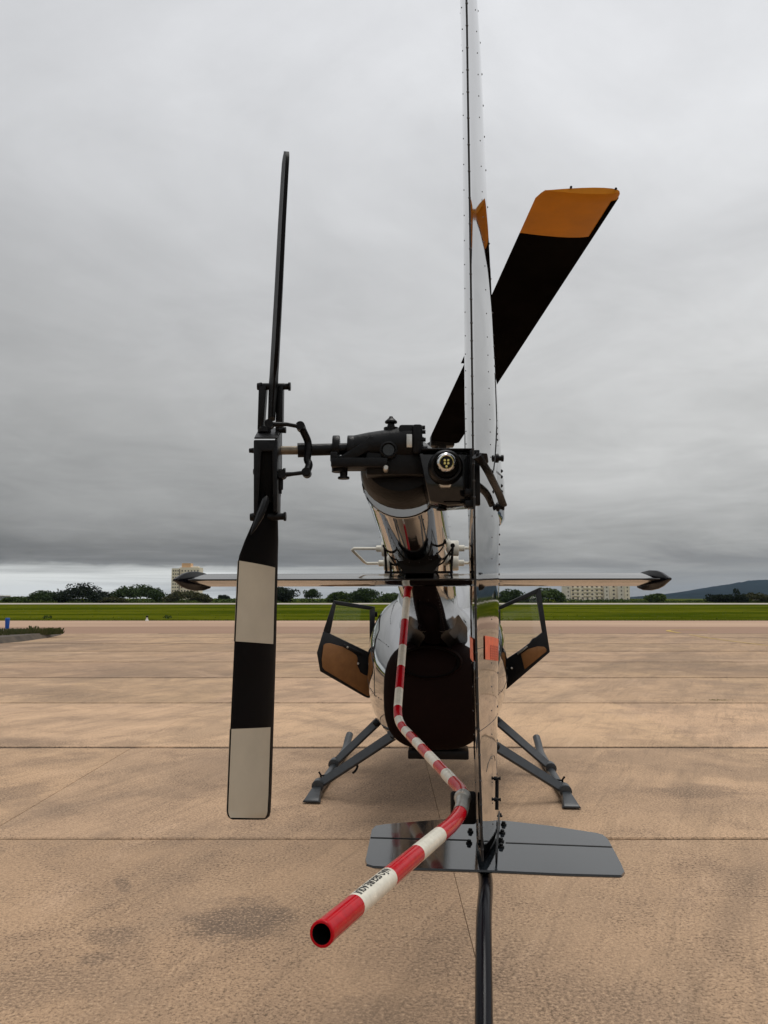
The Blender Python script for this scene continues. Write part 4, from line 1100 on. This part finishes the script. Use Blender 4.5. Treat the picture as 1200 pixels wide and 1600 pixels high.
def tree(name, px0, px1, ytop, Y, kind, label, shape='round', trunk=.25, cat='tree', group='trees beyond the runway', n=26, ybase=None):
    rn = random.Random(int(px0 * 13 + ytop * 7)); W = (px1 - px0) / F * Y; cx = ((px0 + px1) / 2 - 600) / F * Y
    H = at(600, ytop, Y).z; base = V((cx, Y, 0)); e = tag(empty(name, base), label, cat, group)
    m = MB(); tw = max(.10, H * .025)
    top = V((cx + rn.uniform(-.2, .2), Y, H * .62)); m.tube([base, base.lerp(top, .5) + V((rn.uniform(-.15, .15), 0, 0)), top], [tw, tw * .8, tw * .4], 8)
    for k in range(6):
        a = rn.uniform(0, 2 * pi); st = base.lerp(top, rn.uniform(.4, .95)); en = st + V((cos(a) * W * .3, sin(a) * W * .3, H * rn.uniform(.08, .25))); m.tube([st, st.lerp(en, .5) + Z * .1, en], [tw * .45, tw * .3, tw * .12], 6)
    m.build('trunk', BARK, e, origin=base, smooth=60)
    m = MB(); zb = H * trunk
    for k in range(n):
        if shape == 'dome':
            a = rn.uniform(-1, 1); b = rn.uniform(-1, 1) * sqrt(max(0, 1 - a * a)); hmax = sqrt(max(.02, 1 - a * a * .95 - b * b * .5)); zz = zb + (H - zb) * (hmax * rn.uniform(.55, .93))
            c = V((cx + a * W * .45, Y + b * W * .35, zz))
        elif shape == 'spiky':
            a = rn.uniform(-1, 1); hmax = max(.25, 1 - abs(a) * .75); c = V((cx + a * W * .44, Y + rn.uniform(-1, 1) * W * .3, zb + (H - zb) * rn.uniform(.2, 1) * hmax * .95))
        else:
            d = V((rn.gauss(0, 1), rn.gauss(0, 1), rn.gauss(0, 1))).normalized() * rn.uniform(.45, 1)
            c = V((cx + d.x * W * .38, Y + d.y * W * .32, (H + zb) / 2 + d.z * (H - zb) * .38))
        rad = W * rn.uniform(.09, .17); rz = min(rad * .75, (H - zb) * .24)
        leaf_quads(m, rn, c, (rad * 1.1, rad * 1.1, rz * 1.15), 95, .62 if W > 9 else .46)
    m.build('crown', LEAF[kind], e, origin=base, smooth=None)
    return e
TYD = 285
tree('broadleaf_tree', 93, 171, 911, TYD, 'dark', 'large dark wide-crowned tree at left, tallest of the left row', 'spiky', .12, n=60)
tree('broadleaf_tree', 176, 258, 916, TYD, 'deep', 'dome-shaped green tree between the big dark tree and the apartment tower', 'dome', .06, n=64)
tree('broadleaf_tree', 44, 103, 925, TYD, 'deep', 'round green tree just left of the big dark tree', 'dome', .05, n=40)
tree('shrub', 8, 52, 933, TYD - 5, 'mid', 'low light green shrub near the left picture edge beside the far grey block', 'dome', .02, n=26, cat='shrub', group='shrubs beyond the runway')
tree('shrub', 262, 328, 924, TYD - 12, 'olive', 'olive brown bush in front of the apartment tower', 'dome', .02, n=44, cat='shrub', group='shrubs beyond the runway')
tree('shrub', 160, 200, 934, TYD - 12, 'olive', 'small yellowish bush between big dark tree and dome-shaped tree', 'dome', .02, n=20, cat='shrub', group='shrubs beyond the runway')
tree('shrub', 340, 362, 929.5, TYD + 20, 'dark', 'small dark bush left of the tail rotor blade', 'dome', .02, n=18, cat='shrub', group='shrubs beyond the runway')
tree('broadleaf_tree', 405, 471, 917, TYD, 'dark', 'dark tree half hidden by the lower tail rotor blade', 'round', .08, n=46)
tree('broadleaf_tree', 474, 504, 919, TYD, 'deep', 'small loose tree standing alone right of the tail rotor blade', 'round', .22, n=26)
tree('broadleaf_tree', 512, 560, 925, TYD + 6, 'mid', 'low green tree above the open left cabin door', 'dome', .04, n=34)
tree('broadleaf_tree', 545, 600, 921, TYD, 'deep', 'green tree behind the left shoulder of the helicopter', 'round', .05, n=38)
tree('broadleaf_tree', 590, 640, 927, TYD + 10, 'mid', 'green tree hidden mostly by the tail boom', 'dome', .04, n=30)
tree('broadleaf_tree', 700, 760, 924, TYD + 4, 'deep', 'green tree seen between tail boom and fin', 'dome', .04, n=36)
tree('broadleaf_tree', 772, 820, 922, TYD, 'deep', 'dense green tree just right of the fin', 'round', .05, n=38)
tree('broadleaf_tree', 832, 878, 920, TYD, 'mid', 'bright green dome tree beside the long cream building', 'dome', .04, n=42)
tree('broadleaf_tree', 808, 842, 930, TYD + 8, 'mid', 'low tree seen through the open right door window', 'dome', .04, n=24)
tree('broadleaf_tree', 1002, 1042, 928, TYD, 'mid', 'small green tree under the right stabilizer tip', 'round', .06, n=26)
tree('broadleaf_tree', 1094, 1146, 929, TYD, 'dark', 'dark bushy tree below the hills at right, left one of three', 'round', .06, n=34)
tree('broadleaf_tree', 1130, 1162, 921, TYD + 3, 'dark', 'pointed dark tree below the hills, tallest of the three at right', 'spiky', .05, n=30)
tree('broadleaf_tree', 1150, 1196, 927, TYD + 6, 'olive', 'greyish olive tree nearest the right picture edge', 'dome', .05, n=30)
# continuous low scrub line: nobody could count it
m = MB(); rn = random.Random(11)
x = -260
while x < 1460:
    hpx = rn.uniform(4, 9) if not 880 < x < 1000 else rn.uniform(5, 8)
    if x > 1000: hpx *= .62
    if x < 10: hpx *= .6
    Yh = TYD + rn.uniform(4, 22); w = rn.uniform(9, 22) / F * Yh; h = hpx * .66 / F * Yh; cx = (x - 600) / F * Yh
    leaf_quads(m, rn, V((cx, Yh, h * .55)), (w, w * .6, h * .62), int(40 + w * 20), .5)
    x += rn.uniform(4.5, 9)
tag(m.build('scrub_line', LEAF['mid'], smooth=None), 'continuous low green scrub along the far side of the runway', 'scrub', kind='stuff')
# grass fringe and tufts on the field
m = MB(); rn = random.Random(21)
for k in range(5200):
    if k < 4600: X0, Y0, hh = rn.uniform(-34, 34), TY1 + abs(rn.gauss(0, .35)), rn.uniform(.02, .07)
    else:
        Y0 = TY1 + 100 * rn.random() ** 1.7; X0 = rn.uniform(-.62, .62) * (Y0 + 6); hh = rn.uniform(.03, .07)
    w = hh * rn.uniform(.5, 1.3); a = rn.uniform(0, pi); dx, dy = cos(a) * w, sin(a) * w; lx = rn.uniform(-.05, .05)
    m.add([(X0 - dx, Y0 - dy, -.03), (X0 + dx, Y0 + dy, -.03), (X0 + dx * .6 + lx, Y0 + dy * .6, hh), (X0 - dx * .3 + lx, Y0, hh * 1.3)], [(0, 1, 2, 3)])
tag(m.build('grass_tufts', LEAF['turf'], smooth=None), 'short uneven grass along the field beyond the taxiway', 'grass', kind='stuff')
# darker weed clumps at the taxiway edge
for i, (px, w, lab) in enumerate(((74, 10, 'dark weed clump at the grass edge above the soil verge'), (262, 11, 'dark weed clump at the grass edge right of the white marker'))):
    c = ground_at(px, 967.5, 0); m = MB(); rn = random.Random(40 + i)
    leaf_quads(m, rn, c + Z * .12, (w / F * c.y * .6, .5, .17), 90, .11)
    o = m.build('weed_clump', LEAF['mid'], origin=c, smooth=None); tag(o, lab, 'weeds', 'weed clumps at the grass edge')
# weeds over the verge
m = MB(); rn = random.Random(51)
for k in range(1500):
    px = rn.uniform(-20, 98); py = 990.5 + (1 - max(0, px) / 98) * rn.uniform(0, 6) ; c = ground_at(px, py, .12); hh = rn.uniform(.06, .28) * (1.4 if 45 < px < 62 and rn.random() < .3 else 1); a = rn.uniform(0, pi)
    dx = rn.uniform(-.12, .12); w = .018
    m.add([c + V((-w, 0, 0)), c + V((w, 0, 0)), c + V((dx + w * .3, 0, hh)), c + V((dx - w, 0, hh * .95))], [(0, 1, 2, 3)])
tag(m.build('verge_weeds', LEAF['weed'], smooth=None), 'dry weeds growing over the soil verge at left', 'weeds', kind='stuff')
# tuft growing from a joint at right
c = ground_at(1123, 1094, 0); m = MB(); rn = random.Random(61)
for k in range(90):
    p = c + V((rn.gauss(0, .10), rn.gauss(0, .03), 0)); hh = rn.uniform(.006, .02); dx = rn.uniform(-.03, .03)
    m.add([p + V((-.004, 0, -.005)), p + V((.004, 0, -.005)), p + V((dx, 0, hh))], [(0, 1, 2)])
tag(m.build('joint_weed', LEAF['turf'], origin=c, smooth=None), 'small green weed growing from a slab joint at right', 'weeds')
# ---- markers -----------------------------------------------------------------------------
c = ground_at(10.5, 992.5, .0); c.z = .0
e = tag(empty('marker_post', c), 'blue taxiway marker post with white foot on the soil verge at left', 'marker post')
MB().lathe(c, Z, [(.18, .11), (.24, .10), (.30, .05)], 14).build('foot', WHITEP, e, origin=c)
MB().lathe(c, Z, [(.27, .075), (.30, .08), (.68, .095), (.72, .09), (.73, .04)], 16).build('post', BLUE, e, origin=c)
c = ground_at(229.5, 970.8, -.03)
e = tag(empty('edge_marker', c), 'small white edge marker with dark lamp standing in the grass', 'marker')
MB().lathe(c, Z, [(0, .13), (.05, .12), (.20, .06), (.26, .06)], 12).build('cone', WHITEP, e, origin=c)
MB().lathe(c, Z, [(.26, .05), (.28, .075), (.36, .07), (.40, .03)], 12).build('lamp', MATTE, e, origin=c)
# ---- buildings -----------------------------------------------------------------------------
def block(e, name, px0, px1, ytop, Y, depth, material, base, z0=0.0):
    x0, x1 = (px0 - 600) / F * Y, (px1 - 600) / F * Y; h = at(600, ytop, Y).z
    MB().box(((x0 + x1) / 2, Y + depth / 2, (h + z0) / 2), ((x1 - x0) / 2, 0, 0), (0, depth / 2, 0), (0, 0, (h - z0) / 2)).build(name, material, e, origin=base, smooth=None)
    return x0, x1, h
def windows(e, base, cols, rows, Y, w, h):
    fr = MB().box((0, 0, 0), (w / 2 + .12, 0, 0), (0, .10, 0), (0, 0, h / 2 + .12)); f0 = None
    for cx in cols:
        for cz in rows:
            if f0 is None:
                f0 = fr.build('window', FRAMEC, e, origin=V((0, 0, 0)), smooth=None); fo = f0
                g0 = MB().box((0, -.105, 0), (w / 2, 0, 0), (0, .02, 0), (0, 0, h / 2)).build('pane', WIN, f0, origin=V((0, 0, 0)), smooth=None)
            else:
                fo = f0.copy(); col.objects.link(fo); fo.parent = e; go = g0.copy(); col.objects.link(go); go.parent = fo
            fo.location = (cx - base.x, Y - .06 - base.y, cz - base.z)
# left tower
Yb = 640; base = V(((291 - 600) / F * Yb, Yb, 0)); e = tag(empty('apartment_tower', base), 'tall cream apartment tower behind the left stabilizer tip', 'building')
xa, xb, h1 = block(e, 'wall', 269, 281, 888, Yb, 14, CREAM, base)
xc, xd, h2 = block(e, 'wall', 281.4, 312, 886.5, Yb + 2, 14, CREAM, base)
block(e, 'roof_tank', 284.5, 298.5, 880, Yb + 4, 8, TANR, base, h2 - .02)
block(e, 'parapet', 298.8, 310, 885, Yb + 5, 6, CREAM, base, h2 - .02)
rows_z = [h1 - 2.0 - k * 2.75 for k in range(10) if h1 - 2.0 - k * 2.75 > 2]
windows(e, base, [xa + 1.5 + 1.95 * k for k in range(3)], rows_z, Yb, .95, 1.1)
windows(e, base, [xc + 2.2 + 2.6 * k for k in range(6)], rows_z, Yb + 2, 1.0, 1.1)
MB().box(((xa + xb) / 2 + 3.35, Yb + .2, h1 / 2), (.28, 0, 0), (0, .35, 0), (0, 0, h1 / 2 - .5)).build('shaft_shade_strip', WIN, e, origin=base, smooth=None)  # solid dark strip, the shade of a recess put into its colour
# right long building
Yb = 560; base = V(((932 - 600) / F * Yb, Yb, 0)); e = tag(empty('apartment_block', base), 'long cream apartment block below the right half of the stabilizer', 'building')
for (a, b, yt, dy, mt) in ((883, 889.6, 915, 0, PALE), (890, 942, 913, 3, CREAM), (942.5, 950, 914, 0, PALE), (950.5, 963.5, 913, 4, CREAM), (964, 974, 913.5, 1, PALE), (974.5, 982, 914, 0, CREAM)):
    xa, xb, hh = block(e, 'wall', a, b, yt, Yb + dy, 14, mt, base)
    rz = [hh - 1.7 - 2.75 * k for k in range(5) if hh - 1.7 - 2.75 * k > 1.2]
    nwin = max(1, int((xb - xa) / 3.1))
    windows(e, base, [xa + (xb - xa) * (k + .5) / nwin for k in range(nwin)], rz, Yb + dy, 1.35 if b - a > 12 else .8, 1.0)
    if b - a > 40:
        for k, zz in enumerate(rz):
            for j in range(3):
                xm = xa + (xb - xa) * (j + .5) / 3; MB().box((xm, Yb + dy - .5, zz - 1.1), (2.6, 0, 0), (0, .5, 0), (0, 0, .40)).build('balcony', CREAM, e, origin=base, smooth=None)
# far left grey block
Yb = 700; base = V(((3 - 600) / F * Yb, Yb, 0)); e = tag(empty('far_block', base), 'small dark grey block at the left picture edge on the horizon', 'building')
xa, xb, hh = block(e, 'wall', -4, 10, 931, Yb, 12, GREYR, base)
windows(e, base, [xa + 1.6 + 2.2 * k for k in range(3)], [hh - 1.6 - 2.6 * k for k in range(2)], Yb, 1.1, 1.0)
block(e, 'roof_edge', -4.5, 10.5, 930.4, Yb - .3, 12.6, PALE, base, hh - .3)
# pale low hangar at the far right
Yb = 640; base = V(((1210 - 600) / F * Yb, Yb, 0)); e = tag(empty('hangar', base), 'pale low shed at the right picture edge below the hills', 'building')
block(e, 'wall', 1190, 1240, 933.5, Yb, 20, PALE, base)
xr0, xr1, zr = (1189 - 600) / F * Yb, (1241 - 600) / F * Yb, at(600, 933.5, Yb).z
MB().prism([V((xr0, Yb - .4, zr)), V((xr1, Yb - .4, zr)), V((xr1, Yb - .4, zr + .3)), V(((xr0 + xr1) / 2, Yb - .4, zr + 1.3)), V((xr0, Yb - .4, zr + .3))], YV * 21).build('roof', GREYR, e, origin=base, smooth=None)

# ================================================================== the air
hm = bpy.data.materials.new('air'); hm.use_nodes = True; hn = hm.node_tree; hn.nodes.clear()
ho = hn.nodes.new('ShaderNodeOutputMaterial'); pv = hn.nodes.new('ShaderNodeVolumePrincipled')
pv.inputs['Color'].default_value = (.62, .78, 1.0, 1); pv.inputs['Density'].default_value = .000035; pv.inputs['Anisotropy'].default_value = .2
hn.links.new(pv.outputs[0], ho.inputs['Volume'])
hz = MB().box((0, 0, 74.5), (9400, 0, 0), (0, 9400, 0), (0, 0, 76)).build('haze', hm, origin=V((0, 0, 0)), smooth=None)
tag(hz, 'thin bluish haze over the whole airfield', 'haze', kind='stuff')
